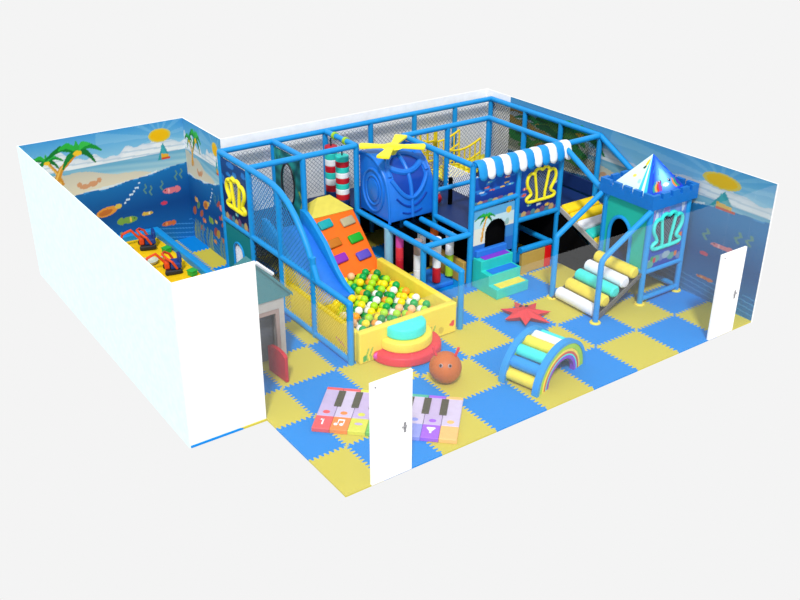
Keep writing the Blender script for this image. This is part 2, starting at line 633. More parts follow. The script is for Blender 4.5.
# glass front, split round the two doors
D1 = (-0.21, 0.45)
D2 = (6.73, 7.37)
DH = 1.6
def pane(i, x0, x1, y0, y1, z0, z1):
    o = struct(MB().box(x0, x1, y0, y1, z0, z1).build('window_%d' % i, glass))
    return o
g = 0.004
pane(1, XL, D1[0] - g, -.012, 0, 0, H)
pane(2, D1[0], D1[1], -.012, 0, DH + g, H)
pane(3, D1[1] + g, D2[0] - g, -.012, 0, 0, H)
pane(4, D2[0], D2[1], -.012, 0, DH + g, H)
pane(5, D2[1] + g, XR - .01, -.012, 0, 0, H)
pane(6, XL - .012, XL, 0, YA - g, 0, H)

def door(i, x0, x1):
    d = struct(MB().box(x0, x1, -.03, .015, 0, DH, .004, 1).build('door_%d' % i, white_door))
    hx = x1 - .12
    h = MB().box(hx - .018, hx + .018, -.034, -.03, .66, .82, .003, 1)
    h.tube((hx, -.03, .78), (hx, -.07, .78), .011, 8).tube((hx + .005, -.066, .78), (hx - .07, -.066, .78), .010, 8)
    h.tube((hx, -.03, .69), (hx, -.042, .69), .014, 8)
    h.build('door_handle', steel, d)
    MB().tube((x0 + .07, -.03, DH - .07), (x0 + .07, -.036, DH - .07), .012, 10).build('door_stud', steel, d)
door(1, *D1)
door(2, *D2)

# ------------------------------------------------------------------ climbing frame
GX = [1.28, 2.40, 3.57, 4.66, 5.77, 6.86, 7.875]
GY = [7.28, 6.14, 5.05, 3.95, 2.82]
TOP, MID, R = 2.42, 1.10, 0.055
frame = thing('play_frame', 'large two-level climbing frame of bright blue padded tubes filling the back of the room', 'climbing frame', (1.3, 2.82, 0))
def post(x, y, z1=TOP, z0=0.0, r=R):
    MB().tube((x, y, z0), (x, y, z1), r, 12).build('post', tube, frame, smooth=True)
def rail(p, q, r=R):
    mb = MB().tube(p, q, r, 12)
    mb.sphere(p, r * 1.02, sub=2).sphere(q, r * 1.02, sub=2)
    mb.build('rail', tube, frame, smooth=True)
for x in GX:
    post(x, GY[0])
    if x != GX[0]:
        post(x, GY[1])
post(GX[0], GY[1])
for i in (3, 5, 6):
    post(GX[i], GY[2])
post(GX[0], GY[2], 2.33)
post(GX[0], GY[3], 1.5)
post(GX[2], GY[3], MID)
post(GX[3], GY[3])
post(GX[4], GY[3], 2.2)
post(GX[5], GY[3])
post(GX[6], GY[3])
post(GX[0], GY[4], MID)
post(3.50, 2.76, MID)
# top rails
rail((GX[0], GY[0], TOP), (GX[6], GY[0], TOP))
rail((GX[6], GY[0], TOP), (GX[6], GY[3], TOP))
rail((GX[1], GY[0], TOP), (GX[1], GY[1], TOP))
rail((GX[0], GY[1], TOP), (GX[2], GY[1], TOP))
rail((GX[3], GY[1], TOP), (GX[5], GY[1], TOP))
rail((GX[3], GY[1], TOP), (GX[3], GY[3], TOP))
rail((GX[5], GY[1], TOP), (GX[5], GY[3], TOP))
rail((GX[3], GY[3], TOP), (GX[5], GY[3], TOP))
rail((GX[5], GY[3], TOP), (GX[6], GY[3], TOP))
rail((GX[5], GY[3], TOP), (GX[5], 2.75, 1.80))
rail((GX[6], GY[3], TOP), (GX[6], 2.75, 1.80))
# arched rail over the slide
arch_pts = [(7.28, 2.42), (6.6, 2.42), (5.9, 2.42), (5.5, 2.41), (5.2, 2.39), (4.95, 2.33), (4.7, 2.22), (4.45, 2.03), (4.25, 1.82), (4.1, 1.62), (3.98, 1.42), (3.87, 1.22), (3.82, 1.12)]
MB().path([(GX[0], y, z) for y, z in arch_pts], R, 12).build('rail', tube, frame, smooth=True)
# mid rails
rail((GX[0], GY[0], MID), (GX[0], GY[4], MID))
rail((GX[2], GY[1], MID), (GX[2], GY[3], MID))
rail((GX[2], GY[3], MID), (3.50, 2.76, MID))
rail((GX[2], GY[3], MID), (GX[3], GY[3], MID))
for x in (3.97, 4.34, GX[3]):
    rail((x, GY[2], MID), (x, GY[3], MID))
rail((GX[3], GY[2], 1.62), (GX[4], GY[2], 1.62), .045)
rail((GX[3], GY[2], 1.02), (GX[4], GY[2], 1.02), .045)
rail((GX[3], GY[3], 1.58), (GX[4], GY[3], 1.63))
rail((GX[4], GY[3], MID), (GX[5], GY[3], MID))
rail((GX[0], GY[2], .06), (GX[0], GY[4], .06))
rail((GX[0], GY[0], .06), (GX[0], GY[2], .06), .045)
# decks
for x0, x1, y0, y1 in ((GX[0], GX[2], GY[1], GY[0]), (GX[2], GX[4], GY[1], GY[0]), (GX[4], GX[6], GY[1], GY[0]),
                       (GX[3], GX[5], GY[3] + .19, GY[1]), (GX[5], GX[6], GY[3], GY[1])):
    MB().box(x0 + .03, x1 - .03, y0 + .03, y1 - .03, 1.03, 1.11, .01, 1).build('deck', deck_mat, frame)
# safety nets
zN0, zN1 = 1.15, 2.33
for i in range(6):
    net('safety_net', (GX[i] + .06, GY[0] + .02, zN0), (1, 0, 0), (0, 0, 1), GX[i + 1] - GX[i] - .12, zN1 - zN0, .092, .0036, net_cord, frame)
for i in range(3):
    net('safety_net', (GX[i] + .06, GY[0] + .02, .08), (1, 0, 0), (0, 0, 1), GX[i + 1] - GX[i] - .12, .94, .092, .0036, net_cord, frame)
net('safety_net', (GX[0], GY[1] - .05, 1.15), (0, -1, 0), (0, 0, 1), 1.02, 1.19, .1, .007, net_blue, frame)
net('safety_net', (GX[0], GY[1] - .05, .1), (0, -1, 0), (0, 0, 1), 1.02, .96, .1, .007, net_dark, frame)
def under_arch(a, b):
    y = 5.05 - a
    z = 1.15 + b
    return z < np.interp(y, [p[0] for p in arch_pts[::-1]], [p[1] for p in arch_pts[::-1]]) - .04
net('safety_net', (GX[0], 5.05, 1.15), (0, -1, 0), (0, 0, 1), 1.2, 1.2, .1, .007, net_blue, frame, under_arch)
net('safety_net', (GX[0], 5.05, .1), (0, -1, 0), (0, 0, 1), .98, .95, .08, .006, rope_yellow, frame)
net('safety_net', (GX[0], 3.98, .1), (0, -1, 0), (0, 0, 1), 1.1, .95, .08, .006, rope_yellow, frame)
for j in range(3):
    net('safety_net', (GX[6] + .02, GY[j] - .05, 1.15), (0, -1, 0), (0, 0, 1), GY[j] - GY[j + 1] - .1, 1.18, .08, .0042, net_dark, frame)
net('safety_net', (GX[4], GY[1] - .06, 1.14), (0, -1, 0), (0, 0, 1), 2.05, .50, .085, .013, net_white, frame)
MB().tube((5.27, 5.36, 1.11), (5.27, 5.36, 1.66), .045, 12).build('padded_post', black, frame, smooth=True)
net('safety_net', (GX[3] + .06, GY[1], 1.15), (1, 0, 0), (0, 0, 1), .98, .6, .09, .0045, net_cord, frame)
# dark panels; those inside the lower level are added as its shade
def panel(name, m, x0, x1, y0, y1, z0, z1):
    return MB().box(x0, x1, y0, y1, z0, z1, .008, 1).build(name, m, frame)
panel('dark_panel', black, GX[2] + .06, GX[3] - .06, GY[2] + .06, GY[2] + .09, .0, 1.0)
panel('dark_panel', black, GX[3] + .06, GX[5] - .06, GY[2] - .04, GY[2] - .01, .0, 1.0)
panel('dark_panel', black, GX[3] + .08, GX[4] - .06, GY[3] + .16, GY[3] + .19, .0, 1.5)  # black sheet added so the doorway reads as deep shade
panel('dark_panel', black, GX[5] - .012, GX[5] + .012, GY[3] + .06, GY[2] - .06, .0, 1.0)
panel('dark_panel', black, GX[4] - .012, GX[4] + .012, GY[3] + .06, GY[2] - .06, .0, 1.0)
panel('dark_panel', black, GX[2] + .06, GX[6] - .06, GY[0] + .0, GY[0] + .03, .0, 1.0)
panel('dark_panel', deck_mat, GX[5] + .06, GX[6] - .04, GY[1] - .0, GY[1] + .03, 1.12, 1.45)
panel('dark_panel', deck_mat, GX[6] + .0, GX[6] + .03, GY[3] + .04, GY[1] - .05, 1.12, 1.42)
MB().prism([(GY[3] - .06, 0), (GY[3] - .06, 1.0), (2.78, .52), (2.78, 0)], .024, YZ(GX[5] - .012)).build('dark_panel', black, frame)
MB().prism([(GY[3] - .06, 0), (GY[3] - .06, 1.0), (2.78, .52), (2.78, 0)], .024, YZ(GX[6] - .012)).build('dark_panel', black, frame)

# window cut like a scallop shell
SHELL = [(-.62, -1), (-.95, -.93), (-1.0, -.75), (-.72, -.55), (-.78, -.3), (-.98, .05), (-1.02, .4), (-.92, .68), (-.7, .78), (-.55, .70),
         (-.45, .92), (-.2, 1.0), (0, .88), (.2, 1.0), (.45, .92), (.55, .70), (.7, .78), (.92, .68), (1.02, .4), (.98, .05), (.78, -.3), (.72, -.55), (1.0, -.75), (.95, -.93), (.62, -1)]
def inside(poly, x, y):
    c = False
    j = len(poly) - 1
    for i in range(len(poly)):
        if (poly[i][1] > y) != (poly[j][1] > y) and x < (poly[j][0] - poly[i][0]) * (y - poly[i][1]) / (poly[j][1] - poly[i][1]) + poly[i][0]:
            c = not c
        j = i
    return c
def smooth_loop(pts, n=3):
    out = []
    N = len(pts)
    for i in range(N):
        p0, p1, p2, p3 = [Vector(pts[(i + k) % N]) for k in (-1, 0, 1, 2)]
        for k in range(n):
            t = k / n
            out.append(.5 * ((2 * p1) + (p2 - p0) * t + (2 * p0 - 5 * p1 + 4 * p2 - p3) * t * t + (3 * p1 - p0 - 3 * p2 + p3) * t ** 3))
    return out
def shell_panel(root, name, O, A, B, w, h, func, m, sx=.34, sy=.37, r=.032, N=(0, -1, 0), cx=.5, cy=.52):
    p = painted(name, O, A, B, w, h, 60, 60, func, root, .03, mask=lambda u, v: not inside(SHELL, (u - cx) / (sx * .95), (v - cy) / (sy * .95)))
    O, A, B, N = Vector(O), Vector(A), Vector(B), Vector(N) * .03
    P = lambda x, y: O + A * (w * (cx + x * sx)) + B * (h * (cy + y * sy)) + N
    mb = MB().path([P(q[0], q[1]) for q in smooth_loop(SHELL)], r, 8, True)
    for s in (-1, 1):
        mb.path([P(s * .28, -1), P(s * .3, -.5), P(s * .42, .2), P(s * .5, .74)], r * .85, 8)
    mb.build('shell_window', m, p, smooth=True)
    net('window_net', O + A * (w * (cx - sx)) + B * (h * (cy - sy)), A, B, 2 * sx * w, 2 * sy * h, .07, .006, net_cord, p,
        lambda a, b: inside(SHELL, (a / w - sx) / sx, (b / h - sy) / sy))
    return p

y0 = GY[0] - .06
shell_panel(frame, 'shell_panel', (GX[0] - .01, y0, 1.16), (0, -1, 0), (0, 0, 1), 1.01, 1.17, sea_art(3, (14, 48, 110)), lemon, sx=.35, sy=.25, cx=.58, cy=.52, r=.04, N=(-1, 0, 0))
shell_panel(frame, 'shell_panel', (GX[4] + .06, GY[3], 1.16), (1, 0, 0), (0, 0, 1), .95, .95, sea_art(8), lemon, sx=.38, sy=.34, cx=.54, cy=.62)
# teal panel with an arched window
def arch_mask(cx, hw, top):
    def f(u, v):
        if abs(u - cx) > hw: return True
        return v > top - hw + math.sqrt(max(0, hw * hw - (u - cx) ** 2))
    return f
flat_teal = lambda U, V: np.ones(U.shape + (3,)) * np.array((16, 128, 136))
def arch_window(u, v):
    return arch_mask(.5, .2, .72)(u, v) or v < .2
tp = painted('arched_panel', (GX[0] - .01, y0, .08), (0, -1, 0), (0, 0, 1), 1.01, .96, 60, 60, flat_teal, frame, .03, arch_window)
mb = MB()
ap = [(GX[0] - .03, y0 - 1.01 * (.5 + s * .2), .08 + .96 * .2) for s in (-1,)]
pts = [(.3, .2)] + [(.5 - .2 * math.cos(t), .52 + .2 * math.sin(t)) for t in np.linspace(0, PI, 13)] + [(.7, .2)]
mb.path([(GX[0] - .03, y0 - 1.01 * a, .08 + .96 * b) for a, b in pts], .022, 8, True)
mb.build('window_trim', tube, tp, smooth=True)
net('window_net', (GX[0], y0 - 1.01 * .3, .08 + .96 * .2), (0, -1, 0), (0, 0, 1), .4, .5, .06, .008, white_v, tp)
# weed printed panel with an oval hole
wp = painted('weed_panel', (GX[1], y0, 1.16), (0, -1, 0), (0, 0, 1), 1.01, 1.17, 56, 56, weed_art, frame, .03, lambda u, v: ((u - .5) / .25) ** 2 + ((v - .47) / .36) ** 2 > 1)
mb = MB().path([(GX[1] - .02, y0 - 1.01 * (.5 + .25 * math.cos(t)), 1.16 + 1.17 * (.47 + .36 * math.sin(t))) for t in np.linspace(0, 2 * PI, 29)[:-1]], .02, 6, True)
mb.build('hole_trim', dark, wp, smooth=True)
# counter and doorway below the awning
painted('counter_panel', (GX[3] + .06, GY[3], 1.66), (1, 0, 0), (0, 0, 1), .98, .5, 60, 40, sea_art(21, (20, 70, 165)), frame)
painted('doorway_panel', (GX[3] + .06, GY[3], .55), (1, 0, 0), (0, 0, 1), .98, .98, 60, 60, beach_art, frame, .03, arch_mask(.55, .265, .74))

# awning of puffed stripes
aw = thing('striped_awning', 'blue and white striped scalloped awning over the counter of the climbing frame', 'awning', (5.78, 4.0, 2.4))
n_st = 12
x0a, x1a = GX[3] + .02, GX[5] + .10
wst = (x1a - x0a) / n_st
prof = [(4.00, 2.47), (3.94, 2.49), (3.88, 2.475), (3.84, 2.43), (3.815, 2.36), (3.80, 2.29), (3.795, 2.22), (3.79, 2.15)]
for k in range(n_st):
    vs, fs = [], []
    na = 8
    for i in range(na + 1):
        a = -1 + 2 * i / na
        for j, (y, z) in enumerate(prof):
            dz = .0
            if j >= len(prof) - 3:
                dz = (1 - math.sqrt(max(0, 1 - (a * .98) ** 2))) * .13 * (j - (len(prof) - 4)) / 3
            puff = .028 * (1 - a * a)
            vs.append((x0a + wst * (k + .5 + a * .5), y - puff * (j / 7), z + dz + puff * .6))
    npf = len(prof)
    for i in range(na):
        for j in range(npf - 1):
            fs.append((i * npf + j, (i + 1) * npf + j, (i + 1) * npf + j + 1, i * npf + j + 1))
    o = MB().faces(vs, fs).build('awning_stripe', tube if k % 2 == 0 else white_v, aw, smooth=True)
    s = o.modifiers.new('cloth', 'SOLIDIFY')
    s.thickness = .02
    s.offset = 0

# ------------------------------------------------------------------ helicopter pod
hp = thing('helicopter_pod', 'bright blue moulded helicopter cabin on the upper level above the ball pit', 'play helicopter', (4.15, 5.65, 1.14))
CX0, CX1 = 3.64, 4.66
cprof = [(6.14, 1.16), (6.14, 2.28), (6.08, 2.33), (5.92, 2.345), (5.76, 2.335), (5.62, 2.30), (5.48, 2.23), (5.36, 2.14), (5.26, 2.03), (5.19, 1.90), (5.15, 1.76), (5.125, 1.60), (5.11, 1.42), (5.10, 1.26), (5.10, 1.16)]
MB().prism(cprof, CX1 - CX0, YZ(CX0), .022).build('cabin', copter_blue, hp, smooth=True)
curve = cprof[4:]
acc = [0]
for a, b in zip(curve[:-1], curve[1:]):
    acc.append(acc[-1] + math.dist(a, b))
def skin(u, s, off=.0):
    """u 0..1 across the nose, s 0..1 from roof to floor"""
    d = s * acc[-1]
    y = np.interp(d, acc, [p[0] for p in curve])
    z = np.interp(d, acc, [p[1] for p in curve])
    y2 = np.interp(min(d + .03, acc[-1]), acc, [p[0] for p in curve]); z2 = np.interp(min(d + .03, acc[-1]), acc, [p[1] for p in curve])
    y1 = np.interp(max(d - .03, 0), acc, [p[0] for p in curve]); z1 = np.interp(max(d - .03, 0), acc, [p[1] for p in curve])
    t = Vector((0, y2 - y1, z2 - z1)).normalized()
    nrm = Vector((0, t.z, -t.y))
    if nrm.y > 0: nrm = -nrm
    return Vector((CX0 + (CX1 - CX0) * u, y, z)) + nrm * off
def skin_patch(name, f_top, f_bot, u0, u1, m, off=.006):
    vs, fs = [], []
    nu, ns = 12, 10
    for i in range(nu + 1):
        u = u0 + (u1 - u0) * i / nu
        for j in range(ns + 1):
            s = f_top(u) + (f_bot(u) - f_top(u)) * j / ns
            vs.append(skin(u, s, off))
    for i in range(nu):
        for j in range(ns):
            a = i * (ns + 1) + j
            fs.append((a, a + ns + 1, a + ns + 2, a + 1))
    MB().faces(vs, fs).build(name, m, hp, smooth=True)
bow = lambda s0, k: (lambda u: s0 - k * (2 * u - 1) ** 2)
half = lambda f, lim: f
for ua, ub in ((.16, .475), (.525, .84)):
    skin_patch('window_pane', bow(.17, .10), bow(.36, .20), ua, ub, copter_dark)
    skin_patch('window_pane', bow(.43, .20), bow(.70, .42), ua, ub, copter_dark)
def skin_path(pts, r, m=copter_blue, nm='window_rib'):
    MB().path([skin(u, s, .008) for u, s in pts], r, 8).build(nm, m, hp, smooth=True)
us = np.linspace(.1, .9, 17)
skin_path([(u, bow(.395, .2)(u)) for u in us], .06)
skin_path([(u, bow(.725, .42)(u)) for u in us], .045)
skin_path([(.5, s) for s in np.linspace(.12, .98, 16)], .04)
skin_path([(.5 - .42 * math.cos(t), .42 - .40 * math.sin(t) * .8) for t in np.linspace(0, PI, 15)], .045)
us2 = np.linspace(.16, .84, 15)
skin_path([(u, bow(.84, .30)(u)) for u in us2], .02, copter_dark, 'smile_groove')
skin_path([(u, bow(.93, .16)(u)) for u in np.linspace(.28, .72, 9)], .016, copter_dark, 'smile_groove')
mb = MB()
for rr, rad in ((.36, .03), (.25, .022)):
    mb.path([(CX0 - .002, 5.66 + rr * math.cos(t) * .95, 1.66 + rr * 1.15 * math.sin(t)) for t in np.linspace(0, 2 * PI, 31)[:-1]], rad, 8, True)
mb.prism([(5.66 + .18 * math.cos(t), 1.66 + .22 * math.sin(t)) for t in np.linspace(0, 2 * PI, 25)[:-1]], .03, YZ(CX0 - .02), .008)
mb.build('side_roundel', copter_blue, hp, smooth=True)
for xe_ in (CX0, CX1):
    MB().path([(xe_, y if y > 5.6 else y + .02, z - .02) for y, z in cprof[1:]], .03, 8).build('cabin_edge', copter_blue, hp, smooth=True)
rt = Matrix.Translation((4.0, 5.55, 2.47)) @ Matrix.Rotation(math.radians(-37), 4, 'Z')
ro = MB().lathe([(0, .06), (.13, .05), (.2, .0), (.12, -.05), (.06, -.14), (0, -.14)], 20, rt).build('rotor_hub', lemon, hp, smooth=True)
for k in range(4):
    ln = .61 if k % 2 == 0 else .68
    MB().prism([(.05, -.09), (.22, -.07), (ln - .05, -.125), (ln, -.12), (ln + .02, 0), (ln, .12), (ln - .05, .125), (.22, .07), (.05, .09)], .05,
               rt @ Matrix.Rotation(k * PI / 2 - (.22 if k % 2 else 0), 4, 'Z') @ Matrix.Translation((0, 0, -.01)), .012).build('rotor_blade', lemon, ro)

# ------------------------------------------------------------------ slide, climbing wall, ball pit
sl = thing('blue_slide', 'wide blue plastic slide with raised sides running down into the ball pit', 'slide', (1.88, 4.5, 0))
sp = [(6.15, 1.13), (5.95, 1.12), (5.7, 1.0), (5.3, .74), (4.9, .47), (4.65, .36), (4.4, .33)]
def slide_strip(name, x0, x1, up, m, dn=.06):
    top = [(y, z + up * (1 if y > 5 else .55 if y > 4.8 else .3 if y > 4.6 else .1)) for y, z in sp]
    bot = [(y, z - dn) for y, z in sp]
    MB().prism(top + bot[::-1], x1 - x0, YZ(x0), .01).build(name, m, sl, smooth=True)
slide_strip('slide_bed', 1.56, 2.30, 0, blue_v)
slide_strip('slide_side', 1.49, 1.57, .28, tube)
slide_strip('slide_side', 2.29, 2.38, .28, tube)

cw = thing('climbing_wall', 'sloping orange foam climbing wall with coloured holds and a yellow top', 'climbing wall', (2.95, 5.5, 0))
MB().prism([(6.10, .32), (6.10, 1.2), (5.98, 1.22), (5.03, .33)], .95, YZ(2.43), .02).build('wall_slope', orange_wall, cw)
MB().faces([(2.43, 6.0, 1.19), (3.38, 6.0, 1.19), (3.38, 6.6, 1.19), (2.43, 6.6, 1.19), (2.43, 5.97, 1.235), (3.38, 5.97, 1.235), (3.12, 6.42, 1.44), (2.84, 6.42, 1.44)],
           [(0, 1, 2, 3), (4, 5, 6, 7), (0, 1, 5, 4), (1, 2, 6, 5), (2, 3, 7, 6), (3, 0, 4, 7)]).build('wall_top', mat('pale_yellow_vinyl', (220, 206, 84)), cw)
dirv = Vector((0, -.96, -.89)).normalized()
nrm = Vector((0, -.89, .96)).normalized()
hold_cols = [('teal', (10, 160, 165)), ('grey', (175, 165, 130)), ('olive', (190, 110, 15)), ('green', (20, 165, 40)), ('purple', (140, 40, 175)), ('indigo', (90, 75, 185))]
for k, (cn, c) in enumerate(hold_cols):
    a = .24 if k % 2 == 0 else .74
    if k == 4: a = .22
    s = .17 + .37 * (k // 2) + (.05 if k % 2 else 0) + (.04 if k == 2 else 0)
    ctr = Vector((2.43 + .95 * a, 5.98, 1.22)) + dirv * s + nrm * .03
    Mh = Matrix((( 1, -dirv.x, nrm.x, ctr.x), (0, -dirv.y, nrm.y, ctr.y), (0, -dirv.z, nrm.z, ctr.z), (0, 0, 0, 1)))
    h = MB().box(-.15, .15, -.09, .09, -.035, .03, .03, 3, Mh @ Matrix.Rotation(.12, 4, 'Z')).build('hold', mat('hold_' + cn, c), cw, smooth=True)
    h['label'] = cn + ' foam hold'

pit = thing('ball_pit', 'yellow padded ball pit full of coloured balls at the foot of the climbing wall', 'ball pit', (2.4, 3.9, 0))
PX0, PX1, PY0, PY1, PZ = 1.38, 3.38, 2.70, 5.0, .58
def pit_wall_art(U, V):
    img = np.ones(U.shape + (3,)) * np.array((240, 218, 72))
    put(img, ell(U, V, .97, .32, .02, .12), (225, 60, 60)); put(img, ell(U, V, .955, .3, .025, .06), (225, 60, 60))
    for x in (.06, .1, .72, .76):
        D, _ = seg_dist(U, V, [(x, 0), (x - .012, .2), (x + .01, .42)], 3.5)
        put(img, D < .03, (150, 190, 70))
    put(img, ell(U, V, .03, .12, .02, .12), (70, 170, 80))
    put(img, ell(U, V, .84, .2, .03, .12), (215, 190, 60))
    return img
fw = MB().box(PX0, PX1, PY0, PY0 + .13, 0, PZ, .03, 3).build('pit_wall', yellow, pit, smooth=True)
painted('printed_face', (PX0 + .03, PY0 - .002, .03), (1, 0, 0), (0, 0, 1), PX1 - PX0 - .06, PZ - .06, 110, 36, pit_wall_art, fw, 0)
MB().box(PX1 - .13, PX1, PY0 + .13, PY1, 0, PZ, .03, 3).build('pit_wall', yellow, pit, smooth=True)
lw = MB().box(PX0, PX0 + .09, PY0 + .13, 5.0, 0, PZ - .03, .02, 3).build('pit_wall', yellow, pit, smooth=True)
def side_art(U, V):
    img = np.ones(U.shape + (3,)) * np.array((240, 218, 72))
    put(img, ell(U, V, .36, .4, .04, .13), (225, 120, 50)); put(img, ell(U, V, .36, .52, .02, .1), (225, 100, 50))
    put(img, ell(U, V, .8, .28, .045, .12, .6), (200, 60, 170))
    put(img, ell(U, V, .97, .15, .03, .14), (70, 170, 90))
    return img
painted('printed_face', (PX0 - .002, 4.97, .03), (0, -1, 0), (0, 0, 1), 2.1, PZ - .1, 90, 30, side_art, lw, 0)
MB().box(PX0 + .09, PX1 - .13, PY0 + .13, 5.0, 0, .26, .01, 1).build('pit_base', yellow, pit)

# balls: one sphere mesh per colour, copies for the rest
ball_cols = [('green', (0, 165, 75)), ('yellow', (250, 225, 20)), ('white', (242, 244, 240)), ('lime', (165, 220, 30)), ('orange', (250, 160, 40)), ('peach', (250, 190, 140)), ('dark green', (10, 140, 60))]
ball_proto = {}
def ball(cn, c, loc):
    lab = cn + ' plastic ball in the yellow ball pit'
    if cn not in ball_proto:
        me = bpy.data.meshes.new('pit_ball')
        b = bmesh.new()
        bmesh.ops.create_icosphere(b, subdivisions=2, radius=.074)
        b.to_mesh(me); b.free()
        for p in me.polygons: p.use_smooth = True
        me.materials.append(mat('ball_' + cn.replace(' ', '_'), c, .35))
        o = bpy.data.objects.new('pit_ball', me)
        ball_proto[cn] = o
    else:
        o = ball_proto[cn].copy()
    COL.objects.link(o)
    o.location = loc
    tag(o, lab, 'ball', cn + ' balls in the ball pit')
rb = random.Random(3)
nxb, nyb = 11, 15
order = [0, 1, 2, 3, 1, 0, 4, 1, 2, 3, 1, 2, 0, 3, 1, 5, 6]
for j in range(nyb):
    for i in range(nxb):
        x = PX0 + .175 + i * .1575
        y = PY0 + .215 + j * .1535
        if x < 2.42 and y > 4.2: continue
        if y > 4.96: continue
        k = order[(i * 5 + j * 3 + rb.randint(0, 6)) % len(order)]
        ball(*ball_cols[k], (x + rb.uniform(-.003, .003), y + rb.uniform(-.003, .003), .26 + .075 + rb.uniform(0, .01)))
# a second, looser layer
for j in range(nyb - 1):
    for i in range(nxb - 1):
        x = PX0 + .175 + (i + .5) * .1575
        y = PY0 + .215 + (j + .5) * .1535
        if (i + j) % 2 or (x < 2.46 and y > 4.1) or y > 4.85: continue
        k = order[(i * 3 + j * 5 + rb.randint(0, 6)) % len(order)]
        ball(*ball_cols[k], (x, y, .26 + .075 + .112))

# half-round steps against the pit
hs = thing('half_round_steps', 'three-tier half-round foam steps in red, yellow and aqua against the pit', 'foam steps', (2.27, 2.69, 0))
for nm, r, z0, z1, m in (('lower_step', .63, 0, .17, red), ('middle_step', .47, .17, .36, yellow), ('upper_step', .36, .36, .56, aqua)):
    b = .03
    MB().lathe([(0, z0), (r - b, z0), (r, z0 + b), (r, z1 - b), (r - b * .4, z1 - b * .3), (r - b, z1), (0, z1)], 32,
               Matrix.Translation((2.27, 2.69, 0)) @ Matrix.Diagonal((1, .92, 1, 1)), PI, 2 * PI).build(nm, m, hs, smooth=True)
MB().sphere((1.67, 2.64, .11), .07, (1, .6, .9)).build('corner_cap', magenta, hs, smooth=True)

# ------------------------------------------------------------------ hanging bags and rollers
def bag(x, y, z0, z1, r, cols, label, group, cords=True, name='punch_bag'):
    t = thing(name, label, 'punch bag', (x, y, z0), 0, group)
    n = len(cols)
    for k, c in enumerate(cols):
        a = z0 + (z1 - z0) * k / n
        b = z0 + (z1 - z0) * (k + 1) / n
        e = .012
        MB().lathe([(0, a), (r - e, a), (r, a + e), (r, b - e), (r - e, b), (0, b)], 18, Matrix.Translation((x, y, 0))).build('band', c, t, smooth=True)
    if cords:
        MB().tube((x, y, z1), (x, y, TOP - .05), .015, 8).build('strap', dark, t)
rwt = [deep_red, white_v, teal, deep_red, white_v, teal, deep_red, teal]
bag(3.50, 6.95, 1.16, 2.22, .13, [deck_mat] + rwt[0:2] + rwt[2:7], 'banded red, white and teal hanging bag, farther of the two by the back net', 'hanging bags')
bag(3.46, 6.48, 1.16, 2.16, .135, [deck_mat, deep_red, white_v, teal, deep_red, white_v, teal, deep_red, teal], 'banded red, white and teal hanging bag, nearer of the two beside the helicopter', 'hanging bags')
for y in (6.9, 6.5):
    MB().tube((3.57, y - .035, TOP), (3.57, y + .035, TOP), .075, 14).build('rail_collar', lime, frame, smooth=True)
rail((GX[2], GY[0], TOP), (GX[2], GY[1], TOP))
roll = [(3.66, 4.82, .28, 1.02, .075, [deep_red, red, magenta], 'pink and red hanging roller under the helicopter beside the pit'),
        (3.80, 4.42, .14, 1.03, .085, [white_v, white_v, house_trim], 'white hanging roller nearest the pit wall under the bars'),
        (4.10, 4.72, .2, 1.03, .08, [deck_mat, deep_red, white_v], 'dark red and white hanging roller in the middle of the barred bay'),
        (4.15, 4.30, .12, 1.03, .08, [deep_red, white_v, white_v], 'hanging roller with a red foot and white top behind the bent rail post'),
        (4.48, 4.34, .15, 1.03, .08, [lime, lime, white_v, white_v], 'white and lime green hanging roller nearest the foam steps'),
        (4.46, 4.80, .2, 1.03, .08, [tan, house_white, orange_wall], 'tan and orange hanging roller at the back of the barred bay')]
for x, y, z0, z1, r, cols, lab in roll:
    bag(x, y, z0, z1, r, cols, lab, 'hanging rollers under the bars', False, 'hanging_roller')
# pale padded post and low pads of the barred bay
MB().tube((GX[2], GY[2], 0), (GX[2], GY[2], MID), .085, 14).build('padded_post', mat('pale_blue_pad', (130, 185, 215)), frame, smooth=True)
lp = MB().box(4.64, 4.72, 4.10, 5.02, 0, .46, .02).build('low_wall', tan)
tag(lp, 'low tan padded wall on the far side of the barred bay', 'padded wall')
bp_ = MB().box(3.75, 4.5, 4.2, 4.9, 0, .10, .03).build('floor_pad', blue_v)
tag(bp_, 'blue foam floor pad beneath the hanging rollers', 'floor pad')

# ------------------------------------------------------------------ foam steps and low pit under the playhouse
st = thing('foam_stairs', 'teal foam stairs with yellow, blue and purple treads at the arched doorway', 'foam steps', (5.15, 3.62, 0))
SX0, SX1 = 4.74, 5.52
stair = [(3.22, 0), (3.22, .2), (3.46, .2), (3.46, .4), (3.70, .4), (3.70, .6), (3.96, .6), (3.96, 0)]
MB().prism(stair, SX1 - SX0, YZ(SX0), .012).build('stair_body', teal, st)
for y, z, m in ((3.24, .2, yellow), (3.48, .4, blue_v), (3.72, .6, purple)):
    MB().box(SX0 + .1, SX1 - .06, y, y + .2, z, z + .012, .004, 1).build('tread', m, st)
MB().box(SX0 + .02, SX1 - .02, 3.86, 3.96, .6, .74, .02).build('top_riser', blue_v, st)

